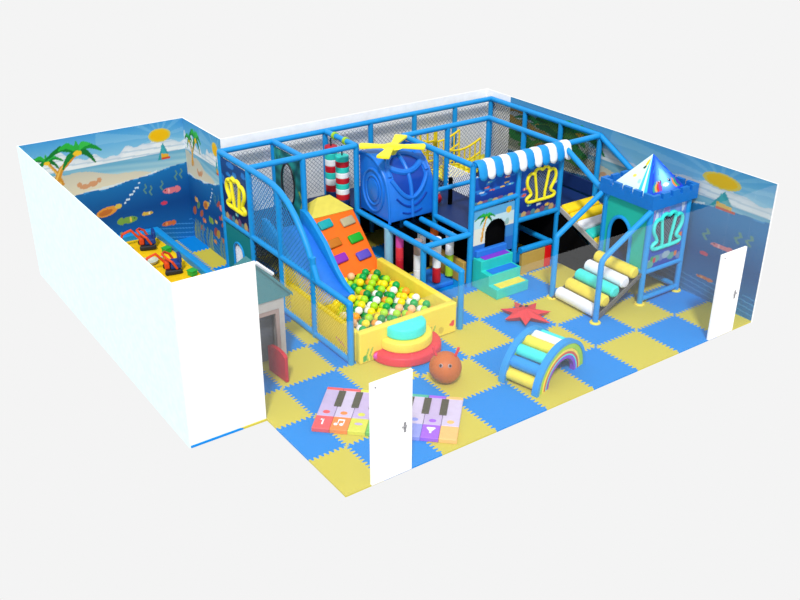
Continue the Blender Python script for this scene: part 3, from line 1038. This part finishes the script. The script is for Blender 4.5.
lw2 = thing('padded_trough', 'low tan padded wall with a blue top beam right of the teal foam stairs', 'padded wall', (6.3, 3.9, 0))
MB().box(5.86, 6.46, 3.80, 3.88, 0, .44, .01).build('padded_side', tan, lw2)
MB().tube((5.84, 3.85, .50), (6.64, 3.85, .50), .065, 12).tube((6.62, 3.85, .50), (6.62, 4.85, .50), .055, 12).build('top_beam', tube, lw2, smooth=True)
MB().box(6.465, 6.62, 3.79, 3.89, 0, .44, .01).build('padded_end', mat('bright_red_vinyl', (225, 10, 25)), lw2)
rbk = MB().box(5.9, 6.4, 4.55, 4.95, .0, .9, .04).build('foam_block', mat('dark_red_foam', (120, 15, 25)))
tag(rbk, 'dark red foam block in the shade behind the low tan wall', 'foam block')

# ------------------------------------------------------------------ yellow rope work on the upper deck
rn = thing('rope_net', 'upright yellow rope climbing net on the upper deck behind the helicopter', 'rope net', (5.3, 6.55, 1.12))
mb = MB()
for i in range(5):
    x = 5.0 + i * .18
    mb.tube((x, 6.5, 1.14), (x, 6.5, 2.28), .022, 6)
for j in range(6):
    z = 1.2 + j * .21
    mb.tube((5.0, 6.5, z), (5.72, 6.5, z), .022, 6)
mb.build('rope_grid', rope_yellow, rn)
MB().tube((4.96, 6.5, 1.12), (4.96, 6.5, 2.3), .03, 8).tube((5.76, 6.5, 1.12), (5.76, 6.5, 2.3), .03, 8).tube((4.96, 6.5, 2.3), (5.76, 6.5, 2.3), .03, 8).build('rope_border', rope_yellow, rn)
br = thing('rope_bridge', 'yellow rope bridge with netted sides and padded planks along the upper deck', 'rope bridge', (6.3, 6.7, 1.12))
for y, nm in ((6.36, 'side_net'), (7.08, 'side_net')):
    mb = MB()
    tops = [(5.86 + i * .14, 1.86 - .12 * math.sin(PI * i / 7) + .01 * i) for i in range(8)]
    mb.path([(x, y, z) for x, z in tops], .024, 6)
    mb.path([(x, y, z - .3) for x, z in tops], .02, 6)
    mb.path([(x, y, z - .58) for x, z in tops], .02, 6)
    for x, z in tops:
        mb.tube((x, y, z), (x, y, z - .6), .018, 6)
    mb.build(nm, rope_yellow, br)
for i in range(5):
    MB().box(5.88 + i * .2, 6.05 + i * .2, 6.4, 7.04, 1.15, 1.22, .02).build('plank', lemon, br)
fb = MB().box(6.95, 7.5, 6.5, 7.0, 1.13, 1.3, .04).build('foam_block', lemon)
tag(fb, 'yellow foam block at the far end of the rope bridge in the back corner', 'foam block')
sb = thing('seated_bumper', 'small red and white padded bumper just right of the helicopter on the upper deck', 'bumper', (5.0, 5.4, 1.12))
MB().sphere((4.98, 5.45, 1.26), .12).build('bumper_base', deep_red, sb, smooth=True)
MB().sphere((4.98, 5.45, 1.42), .085).build('bumper_top', white_v, sb, smooth=True)

# ------------------------------------------------------------------ roller ramp from upper deck to tower
rr_ = thing('roller_slope', 'sloping run of yellow, white and teal padded rollers from the upper deck to the tower', 'padded ramp', (7.36, 3.4, 0))
ya, za, yb, zb = 3.95, 1.13, 2.78, .66
cols = [ramp_yellow, ramp_yellow, white_v, teal, ramp_yellow]
for k, m in enumerate(cols):
    t = (k + .5) / 5
    y, z = ya + (yb - ya) * t, za + (zb - za) * t
    ang = math.atan2(zb - za, yb - ya)
    Mx = Matrix.Translation((7.36, y, z)) @ Matrix.Rotation(ang + PI, 4, 'X')
    MB().box(-.45, .45, -.118, .118, -.07, .09, .05, 3, Mx).build('roller', m, rr_, smooth=True)
for x in (6.90, 7.82):
    MB().prism([(ya, za - .06), (ya, za + .04), (yb, zb + .04), (yb, zb - .06)], .03, YZ(x - .015)).build('side_board', house_white, rr_)

# ------------------------------------------------------------------ castle tower
TX0, TX1, TY0, TY1, TF, TT = 6.80, 7.80, 1.60, 2.66, .64, 1.90
tw = thing('castle_tower', 'blue and teal castle tower with battlements and a pointed painted roof by the right wall', 'play tower', (7.3, 2.1, 0))
for x in (TX0, TX1):
    for y in (TY0, TY1):
        MB().tube((x, y, 0), (x, y, TT), .055, 12).build('post', tube, tw, smooth=True)
        MB().lathe([(0, .03), (.085, .03), (.1, .015), (.1, 0), (0, 0)], 18, Matrix.Translation((x, y, 0))).build('post_foot', yellow, tw, smooth=True)
for z in (.10, TF):
    for p, q in (((TX0, TY0), (TX1, TY0)), ((TX1, TY0), (TX1, TY1)), ((TX0, TY1), (TX1, TY1)), ((TX0, TY0), (TX0, TY1))):
        if z < .3 and p == (TX0, TY0) and q == (TX0, TY1): continue
        MB().tube((*p, z), (*q, z), .05, 12).build('rail', tube, tw, smooth=True)
MB().box(TX0, TX1, TY0, TY1, TF - .04, TF + .04, .01, 1).build('deck', deck_mat, tw)
shell_panel(tw, 'shell_panel', (TX0 + .06, TY0, TF + .05), (1, 0, 0), (0, 0, 1), TX1 - TX0 - .12, TT - TF - .07, violet_sea, aqua, cx=.47, sx=.42, cy=.585, sy=.27, r=.036)
flat_green = lambda U, V: np.ones(U.shape + (3,)) * np.array((34, 178, 158))
interior_shade = lambda U, V: np.ones(U.shape + (3,)) * np.array((22, 18, 14))
dp = painted('doorway_panel', (TX0, TY1 - .03, TF - .1), (0, -1, 0), (0, 0, 1), TY1 - TY0 - .06, TT - TF + .08, 50, 60, flat_green, tw, .04,
             arch_mask(.40, .26, .73))
pts = [(.14, .02)] + [(.40 - .26 * math.cos(t), .73 - .26 + .26 * math.sin(t)) for t in np.linspace(0, PI, 13)] + [(.66, .02)]
dh = TT - TF + .08
dw = TY1 - TY0 - .06
MB().path([(TX0 - .025, TY1 - .03 - dw * a, TF - .1 + dh * b) for a, b in pts], .035, 8).build('door_trim', tube, dp, smooth=True)
MB().path([(TX0 - .02, TY1 - .02, TF - .1), (TX0 - .02, TY1 - .02, TT - .15), (TX0 - .02, TY1 - .08, TT - .02)], .045, 8).build('panel_edge', tube, tw, smooth=True)
painted('back_panel', (TX1, TY1 - .03, TF + .05), (0, -1, 0), (0, 0, 1), dw, TT - TF - .07, 20, 20, interior_shade, tw, .03)  # near-black colour stands in for the shade inside the tower
MB().box(TX0 + .06, TX1 - .06, TY1 - .02, TY1, TF + .05, TT - .2).build('shade_panel', black, tw)  # black sheet added to darken the interior seen through the doorway
# battlements
castle_blue = mat('castle_blue_vinyl', (18, 112, 198), 0.45)
def parapet(x0, x1, y0, y1, along):
    n = 5
    z0, z1, z2 = TT - .02, TT + .16, TT + .25
    pts = []
    a0, a1 = (x0, x1) if along == 'x' else (y0, y1)
    pts = [(a0, z0)]
    wm = (a1 - a0) / (n + .42 * (n - 1))
    a = a0
    for k in range(2 * n - 1):
        z, w_ = (z2, wm) if k % 2 == 0 else (z1, wm * .42)
        pts += [(a, z), (a + w_, z)]
        a += w_
    pts += [(a1, z0)]
    if along == 'x':
        MB().prism(pts, y1 - y0, XZ(y1)).build('battlement', castle_blue, tw)
    else:
        MB().prism(pts, x1 - x0, YZ(x0)).build('battlement', castle_blue, tw)
e = .10
parapet(TX0 - e, TX1 + e, TY0 - e, TY0 - e + .07, 'x')
parapet(TX0 - e, TX1 + e, TY1 + e - .07, TY1 + e, 'x')
parapet(TX0 - e, TX0 - e + .07, TY0 - e + .071, TY1 + e - .071, 'y')
parapet(TX1 + e - .07, TX1 + e, TY0 - e + .071, TY1 + e - .071, 'y')
MB().box(TX0 - .05, TX1 + .05, TY0 - .05, TY1 + .05, TT, TT + .04).build('roof_deck', deck_mat, tw)
apex = Vector((7.27, 2.1, 2.66))
rb0 = [Vector((TX0 - .0, TY0 + .0, TT + .06)), Vector((TX1 - .0, TY0 + .0, TT + .06)), Vector((TX1, TY1, TT + .06)), Vector((TX0, TY1, TT + .06))]
def octo(U, V):
    V = (V - .24) / .76
    img = np.zeros(U.shape + (3,))
    img[:] = (25, 60, 190)
    rad = np.hypot((U - .5) * 1.3, V - .32)
    t = ((rad - .12) / .5).clip(0, 1)[..., None]
    img[:] = np.array((150, 240, 250)) * (1 - t) + np.array((25, 70, 215)) * t
    put(img, (np.sin(np.arctan2(V - 1, U - .5) * 26) > .55) & (V > .4) & (rad > .25), (40, 130, 235))
    for s in (-1, 1):
        put(img, ell(U, V, .5 + s * .19, .2, .05, .055), (15, 30, 80)); put(img, ell(U, V, .48 + s * .19, .22, .018, .02), (240, 250, 255))
    put(img, ell(U, V, .5, .1, .12, .05), (235, 250, 255))
    for x, c in ((.05, (30, 150, 160)), (.13, (205, 175, 90)), (.2, (210, 60, 50)), (.28, (160, 60, 170)), (.8, (220, 140, 60)), (.88, (40, 150, 110)), (.95, (60, 60, 170))):
        put(img, ell(U, V, x, .07, .055, .11), c); put(img, ell(U, V, x + .03, .2, .025, .05), c)
    return img
def sail(U, V):
    V = (V - .2) / .8
    img = np.zeros(U.shape + (3,))
    img[:] = (215, 240, 225)
    put(img, (U > .62), (60, 205, 225))
    put(img, (U > .70) & (U < .78), (235, 250, 245))
    put(img, (U > .86), (30, 90, 215))
    put(img, ell(U, V, .5, .75, .12, .09, .4), (235, 205, 40))
    put(img, ell(U, V, .47, .6, .08, .05, .4), (40, 80, 60))
    put(img, ell(U, V, .3, .3, .06, .05), (230, 215, 90)); put(img, ell(U, V, .55, .2, .05, .06), (160, 225, 220))
    return img
def roof_face(a, b, func):
    def fit(u, v):
        return (a * (1 - u) + b * u) * (1 - v) + apex * v
    painted('roof_face', (0, 0, 0), (1, 0, 0), (0, 0, 1), 1, 1, 60, 60, func, tw, .01, None, fit)
roof_face(rb0[0], rb0[1], octo)
roof_face(rb0[3], rb0[0], sail)
roof_face(rb0[1], rb0[2], octo)
roof_face(rb0[2], rb0[3], sail)

# ------------------------------------------------------------------ roller ramp up to the tower
rp = thing('roller_ramp', 'climbing ramp of white, yellow and aqua rollers leading from the floor to the tower doorway', 'padded ramp', (6.1, 2.1, 0))
xa, za, xb, zb = 5.66, .12, 6.72, .66
cols = [white_v, yellow, aqua, white_v, yellow]
for k, m in enumerate(cols):
    t = k / 4
    x, z = xa + (xb - xa) * (.06 + .88 * t), za + (zb - za) * (.04 + .92 * t)
    y0r, y1r, r = 1.66, 2.62, .115
    MB().lathe([(0, 0), (r - .03, 0), (r, .03), (r, y1r - y0r - .03), (r - .03, y1r - y0r), (0, y1r - y0r)], 22,
               Matrix.Translation((x, y1r, z)) @ Matrix.Rotation(PI / 2, 4, 'X')).build('roller', m, rp, smooth=True)
for y in (1.60, 2.66):
    MB().prism([(5.60, .0), (5.60, .04), (6.74, .64), (6.74, .57), (5.72, .0)], .03, XZ(y + .015)).build('side_board', mat('grey_board', (95, 92, 90)), rp)
MB().prism([(5.72, .02), (6.74, .54), (6.74, .50), (5.80, .02)], .9, XZ(2.58)).build('under_board', dark, rp)
for y, xp in ((1.545, 5.60), (2.72, 5.66)):
    if y < 2:
        mb = MB().path([(xp, y, 0), (xp, y, 1.12), (xp + .02, y, 1.2), (xp + .08, y, 1.26), (6.74, y, 1.86)], .052, 12)
    else:
        mb = MB().path([(xp, y, 0), (xp, y, 1.22), (xp + .01, y, 1.24), (xp + .03, y, 1.255), (6.74, y, 1.86)], .052, 12)
    mb.build('handrail', tube, rp, smooth=True)
    MB().lathe([(0, .03), (.085, .03), (.1, .015), (.1, 0), (0, 0)], 18, Matrix.Translation((xp, y, 0))).build('post_foot', yellow, rp, smooth=True)

# ------------------------------------------------------------------ loose floor toys
star_m = mat('coral_red_vinyl', (215, 50, 58), 0.45)
stt = thing('starfish_cushion', 'coral red starfish cushion with many pointed arms on a blue mat', 'cushion', (4.73, 2.42, 0))
vs, fs = [(0, 0, .17), (0, 0, 0)], []
npt = 7
for k in range(2 * npt):
    a = PI * k / npt + .40
    r = .47 if k % 2 == 0 else .23
    if k == 10: r = .56
    z = .085 if k % 2 == 0 else .10
    vs.append((r * math.cos(a), r * math.sin(a), z))
for k in range(2 * npt):
    a = PI * k / npt + .40
    r = (.38 if k % 2 == 0 else .17)
    vs.append((r * math.cos(a), r * math.sin(a), 0.0 if k % 2 else .03))
n2 = 2 * npt
for k in range(n2):
    b = (k + 1) % n2
    fs += [(0, 2 + k, 2 + b), (2 + k, 2 + n2 + k, 2 + n2 + b, 2 + b), (1, 2 + n2 + b, 2 + n2 + k)]
o = MB().faces(vs, fs).build('star_body', star_m, stt, world=False, smooth=True, angle=25)
for a in (.75, 1.35):
    MB().sphere((.17 * math.cos(a), .17 * math.sin(a), .135), .035, (1, 1, .6), 2).build('eye', dark, stt, world=False, smooth=True)

bc = thing('ball_creature', 'orange-brown ball-shaped creature toy with two horns and round eyes on a yellow mat', 'toy', (2.22, 1.52, 0), math.radians(0))
MB().sphere((0, 0, .258), .26, (1, 1, .99), 4).build('body', orange_ball, bc, world=False, smooth=True)
cdv = Vector((-5.84 - 2.22, -8.63 - 1.52, 0)).normalized()
sdv = Vector((-cdv.y, cdv.x, 0))
for s in (-1, 1):
    d = (cdv * .78 + sdv * s * .27 + Vector((0, 0, .56))).normalized()
    c = Vector((0, 0, .258)) + d * .247
    ey = MB().sphere(c, .036, (1, 1, 1), 2).build('eye', mat('eye_grey', (170, 150, 150)), bc, world=False, smooth=True)
    MB().sphere(c + d * .018, .024, (1, 1, 1), 2).build('pupil', mat('pupil_brown', (60, 25, 20)), ey, world=False, smooth=True)
    h0 = Vector((0, 0, .47)) + sdv * s * .15
    MB().path([h0, h0 + Vector((0, 0, .09)) + sdv * s * .035, h0 + Vector((0, 0, .15)) + sdv * s * .05], .022, 8).build('horn', red, bc, world=False, smooth=True)

# rainbow arch climber (local frame: x along the arch, y across)
ra = thing('rainbow_climber', 'rainbow arch climber with blue rails and coloured rungs near the front edge', 'arch climber', (3.70, .80, 0), math.radians(14))
def arcband(r0, r1, y0, y1, a0=0, a1=PI, n=28, sx=1.0):
    vs, fs = [], []
    for k in range(n + 1):
        a = a0 + (a1 - a0) * k / n
        c, s = math.cos(a), math.sin(a)
        vs += [(r0 * c * sx, y0, r0 * s), (r1 * c * sx, y0, r1 * s), (r1 * c * sx, y1, r1 * s), (r0 * c * sx, y1, r0 * s)]
    for k in range(n):
        b = 4 * k
        for i in range(4):
            j = (i + 1) % 4
            fs.append((b + i, b + j, b + 4 + j, b + 4 + i))
    fs += [(0, 1, 2, 3), (4 * n, 4 * n + 1, 4 * n + 2, 4 * n + 3)]
    return vs, fs
bands = [(.70, .64, tube), (.64, .55, lime), (.545, .50, yellow), (.50, .455, mat('rainbow_red', (205, 85, 60))), (.455, .43, aqua), (.43, .37, purple)]
for side, y in (('near', -.27), ('far', .36)):
    for i, (ro_, ri, m) in enumerate(bands):
        w = .055 if i == 0 else .04
        vs, fs = arcband(ri, ro_, y - w, y + w, sx=1.02)
        vs = [(a_, b_, c_ * .95) for a_, b_, c_ in vs]
        mb = MB().faces(vs, fs)
        mb.build('side_rail' if i == 0 else 'rainbow_band', m, ra, world=False, smooth=True)
rung = [yellow, tube, aqua, yellow, white_v, aqua, tube, yellow]
for k, m in enumerate(rung):
    a = PI - math.radians(14 + k * 21.7)
    c = Vector((.57 * 1.02 * math.cos(a), 0, .54 * math.sin(a)))
    MB().tube((c.x, -.20, c.z), (c.x, .32, c.z), .098, 18).build('rung', m, ra, world=False, smooth=True)

# piano mat
pm = thing('piano_mat', 'pastel floor piano mat with eight keys lying behind the front glass door', 'piano mat', (.93, 1.21, 0), math.atan2(-1.464, 1.543))
PW, PH, PT = 2.13, 1.13, .07
kc = [('red', (232, 85, 90)), ('orange', (238, 135, 60)), ('yellow_green', (212, 214, 70)), ('green', (110, 185, 80)), ('green_blue', (70, 175, 150)), ('blue_lilac', (140, 150, 225)), ('violet', (158, 90, 225)), ('amber', (238, 185, 110))]
kw = PW / 8
lil = [mat('key_lilac', (190, 172, 212)), mat('key_pale', (202, 190, 218))]
dark_key = mat('olive_black_key', (70, 68, 48))
def glyph_pts(k):
    return None
for k, (cn, c) in enumerate(kc):
    x0 = -PW / 2 + k * kw
    m = mat('key_' + cn, c)
    key = MB().box(x0 + .003, x0 + kw - .003, -PH / 2 + .34, PH / 2 - .07, 0, PT, .006, 1).build('white_key', lil[k % 2], pm, world=False)
    MB().box(x0 + .002, x0 + kw - .002, -PH / 2, -PH / 2 + .335, 0, PT, .006, 1).build('colour_block', m, pm, world=False)
    MB().box(x0 + .003, x0 + kw - .003, PH / 2 - .068, PH / 2, 0, PT, .006, 1).build('end_strip', mat('key_' + kc[(k // 2 * 2 if k < 6 else k)][0], c), pm, world=False)
    MB().lathe([(0, .004), (.052, .004), (.055, 0), (0, 0)], 18, Matrix.Translation((x0 + kw * .5, -PH / 2 + .44, PT)) @ Matrix.Diagonal((1, .8, 1, 1))).build('colour_dot', m, key, world=False)
# white marks on the colour blocks, as in the photo: a 1, a pair of notes, an oval and a downward wedge
bx = lambda k: -PW / 2 + (k + .5) * kw
yb_ = -PH / 2 + .19
mk = [m_ for m_ in pm.children if m_.name.startswith('colour_block')]
mb = MB().box(bx(0) - .012, bx(0) + .012, yb_ - .08, yb_ + .06, PT, PT + .004).box(bx(0) - .04, bx(0), yb_ + .03, yb_ + .06, PT, PT + .004)
mb.build('white_mark', white_v, mk[0], world=False)
mb = MB()
for dx in (-.045, .04):
    mb.lathe([(0, .004), (.032, .004), (.032, 0), (0, 0)], 12, Matrix.Translation((bx(1) + dx - .02, yb_ - .05, PT)))
    mb.box(bx(1) + dx, bx(1) + dx + .014, yb_ - .05, yb_ + .07, PT, PT + .004)
mb.box(bx(1) - .045, bx(1) + .054, yb_ + .05, yb_ + .08, PT, PT + .0045)
mb.build('white_mark', white_v, mk[1], world=False)
MB().lathe([(0, .004), (.06, .004), (.06, 0), (0, 0)], 18, Matrix.Translation((bx(2), yb_, PT)) @ Matrix.Diagonal((1, .5, 1, 1))).build('white_mark', lil[0], mk[2], world=False)
MB().prism([(bx(6) - .07, yb_ + .06), (bx(6) - .05, yb_ + .075), (bx(6) + .05, yb_ + .075), (bx(6) + .07, yb_ + .06), (bx(6) + .015, yb_ - .03), (bx(6) + .015, yb_ - .07), (bx(6) - .015, yb_ - .07), (bx(6) - .015, yb_ - .03)], .004, Matrix.Translation((0, 0, PT))).build('white_mark', white_v, mk[6], world=False)
for k in (1, 2, 3, 5, 6, 7):
    x = -PW / 2 + k * kw
    if k == 3: pass
    MB().box(x - .055, x + .055, PH / 2 - .53, PH / 2 - .10, PT, PT + .015, .004, 1).build('black_key', dark_key, pm, world=False)

# ------------------------------------------------------------------ playhouse beside the annex wall
HX0, HX1, HY0, HY1, HZ = -.42, .44, 3.45, 4.3, 1.22
ph = thing('playhouse', 'off-white playhouse with a teal pitched roof standing behind the plain white front wall', 'playhouse', (0.0, 3.7, 0))
mb = MB()
for x in (HX0, HX1 - .09):
    mb.box(x, x + .09, HY0, HY0 + .07, 0, HZ - .18)
mb.box(HX0, HX1, HY0, HY0 + .07, HZ - .18, HZ)
mb.box(HX0, HX1, HY1 - .06, HY1, 0, HZ).box(HX0 + .01, HX0 + .05, HY0 + .075, HY1 - .065, 0, HZ).box(HX1 - .05, HX1 - .01, HY0 + .075, HY1 - .065, 0, HZ)
mb.build('house_wall', house_white, ph)
MB().box(HX0 + .09, HX0 + .15, HY0 + .01, HY0 + .06, 0, HZ - .26).box(HX1 - .15, HX1 - .09, HY0 + .01, HY0 + .06, 0, HZ - .26).box(HX0 + .09, HX1 - .09, HY0 + .01, HY0 + .06, HZ - .26, HZ - .18).build('door_frame', house_trim, ph)
MB().box(HX0 + .1, HX1 - .1, HY0 + .25, HY0 + .28, 0, HZ - .2).build('inner_wall', mat('house_inner_grey', (92, 96, 104)), ph)
rx = -.06
gz = 1.92
MB().prism([(HX0 - .1, HZ), (HX1 + .12, HZ), (HX1 + .12, HZ + .04), (rx, gz), (HX0 - .1, HZ + .04)], .05, XZ(HY0 + .03)).build('gable', house_roof, ph)
for xe in (HX0 - .12, HX1 + .14):
    MB().faces([(rx, HY0 - .06, gz), (rx, 3.66, gz), (xe, HY1 + .02, HZ), (xe, HY0 - .06, HZ), (rx, HY0 - .06, gz + .06), (rx, 3.66, gz + .06), (xe, HY1 + .02, HZ + .06), (xe, HY0 - .06, HZ + .06)],
               [(0, 1, 2, 3), (4, 5, 6, 7), (0, 1, 5, 4), (1, 2, 6, 5), (2, 3, 7, 6), (3, 0, 4, 7)]).build('roof_slope', house_roof, ph)
MB().faces([(rx, 3.66, gz), (HX0 - .12, HY1 + .02, HZ), (HX1 + .14, HY1 + .02, HZ), (rx, 3.66, gz + .06), (HX0 - .12, HY1 + .02, HZ + .06), (HX1 + .14, HY1 + .02, HZ + .06)], [(0, 1, 2), (3, 4, 5), (0, 1, 4, 3), (1, 2, 5, 4), (2, 0, 3, 5)]).build('roof_slope', house_roof, ph)
MB().tube((rx + .02, HY0 - .08, gz + .05), (rx + .30, HY0 - .08, gz - .22), .03, 4).build('barge_board', white_v, ph)
Md = Matrix.Translation((HX1 - .33, HY0 - .03, -.035)) @ Matrix.Rotation(math.radians(-86), 4, 'Z')
dr = MB().box(0, .52, -.03, .03, .04, .50, .02, 2, Md).build('half_door', deep_red, ph)
MB().lathe([(0, .03), (.24, .03), (.25, 0), (0, 0)], 20, Md @ Matrix.Translation((.26, -.03, .48)) @ Matrix.Rotation(PI / 2, 4, 'X') @ Matrix.Translation((0, 0, -.06)) @ Matrix.Diagonal((1, .3, 2, 1)), 0, PI).build('door_crest', deep_red, dr)

# ------------------------------------------------------------------ sand pit with ride-on diggers
BX0, BX1, BY0, BY1 = -1.80, .62, 5.3, 9.20
sbx = thing('sand_pit', 'long sand pit with padded blue borders below the beach mural at the far left', 'sand pit', (-.6, 7.2, 0))
MB().box(BX1 - .14, BX1, BY0, BY1, 0, .43, .03, 2).build('border', tube, sbx)
MB().box(BX0, BX1 - .14, BY1 - .14, BY1, 0, .43, .03, 2).build('border', tube, sbx)
MB().box(BX0, BX1 - .14, BY0, BY0 + .14, 0, .43, .03, 2).build('border', tube, sbx)
me = bpy.data.meshes.new('sand')
nx, ny = 40, 60
rs = np.random.RandomState(1)
vs = []
for j in range(ny + 1):
    for i in range(nx + 1):
        x = BX0 + (BX1 - .14 - BX0) * i / nx
        y = BY0 + .14 + (BY1 - BY0 - .28) * j / ny
        vs.append((x, y, .29 + .015 * math.sin(x * 7 + y * 3) * math.sin(y * 5) + .006 * rs.rand()))
fs = [(j * (nx + 1) + i, j * (nx + 1) + i + 1, (j + 1) * (nx + 1) + i + 1, (j + 1) * (nx + 1) + i) for j in range(ny) for i in range(nx)]
me.from_pydata(vs, [], fs)
sand = finish('sand', me, sand_mat, None, smooth=True)
tag(sand, 'bright yellow sand filling the blue bordered pit', 'sand', kind='stuff')

def digger(x, y, rz, body, arm, label):
    t = thing('ride_on_digger', label, 'toy digger', (x, y, .30), rz, 'ride-on diggers in the sand')
    t.scale = (.68, .68, .68)
    kw_ = dict(world=False)
    MB().box(-.22, .22, -.2, .2, .02, .12, .03).build('base', dark, t, **kw_)
    for sx in (-1, 1):
        MB().box(sx * .24 - .05, sx * .24 + .05, -.24, .24, 0, .13, .04, 3).build('track', dark, t, **kw_)
    MB().box(-.2, .2, -.24, .06, .12, .30, .04).box(-.19, .19, -.26, -.16, .28, .50, .04).build('seat', body, t, **kw_)
    MB().box(-.14, .14, .08, .22, .12, .34, .03).build('console', arm, t, **kw_)
    MB().path([(-.24, -.1, .16), (-.3, .02, .4), (-.24, .16, .5), (0, .24, .55), (.24, .16, .5), (.3, .02, .4), (.24, -.1, .16)], .035, 8).build('guard_hoop', arm, t, smooth=True, **kw_)
    a = MB().path([(0, .2, .3), (0, .42, .58), (0, .66, .48)], .04, 8).path([(0, .66, .48), (0, .76, .22)], .035, 8).build('boom', arm, t, smooth=True, **kw_)
    MB().prism([(.68, .02), (.66, .2), (.82, .24), (.9, .06), (.8, .0)], .2, Matrix.Translation((-.1, 0, 0)) @ YZ(0), .01).build('bucket', arm, a, **kw_)
    return t
dblue = mat('digger_blue', (22, 62, 140))
dred = mat('digger_red', (225, 75, 30))
dyel = mat('digger_yellow', (235, 190, 25))
digger(.14, 8.60, math.radians(75), dblue, dred, 'red and blue ride-on digger in the sand, nearest the back mural')
digger(.10, 7.24, math.radians(75), dblue, dred, 'red and blue ride-on digger in the sand, nearer the white front wall')
digger(-.55, 8.02, math.radians(100), dark, dyel, 'yellow and black ride-on digger in the sand beside the left wall edge')
digger(-.62, 8.75, math.radians(100), dark, dyel, 'small yellow and black ride-on digger in the corner below the mural')
for x, y, lab in ((.35, 8.12, 'green toy crate in the sand beside the rear digger'), (.33, 6.86, 'green toy crate in the sand beside the front digger')):
    t = thing('sand_crate', lab, 'toy crate', (x, y, .30), .3, 'green crates in the sand')
    MB().box(-.07, .07, -.07, .07, 0, .09, .015).build('crate_body', green, t, world=False)
    MB().box(-.08, .08, -.08, .08, .085, .11, .01).build('rim', green, t, world=False)
sc = thing('sand_sieve', 'pale grey sand sieve lying between the two red and blue diggers', 'sand toy', (-.12, 7.82, .305))
MB().lathe([(.13, .0), (.16, .06), (.145, .06), (.115, .01), (.0, .01), (0, 0)], 20).build('dish', mat('pale_sieve', (190, 195, 180)), sc, world=False, smooth=True)
MB().tube((.15, 0, .05), (.32, .05, .04), .02, 8).build('handle', mat('pale_sieve', (190, 195, 180)), sc, world=False)
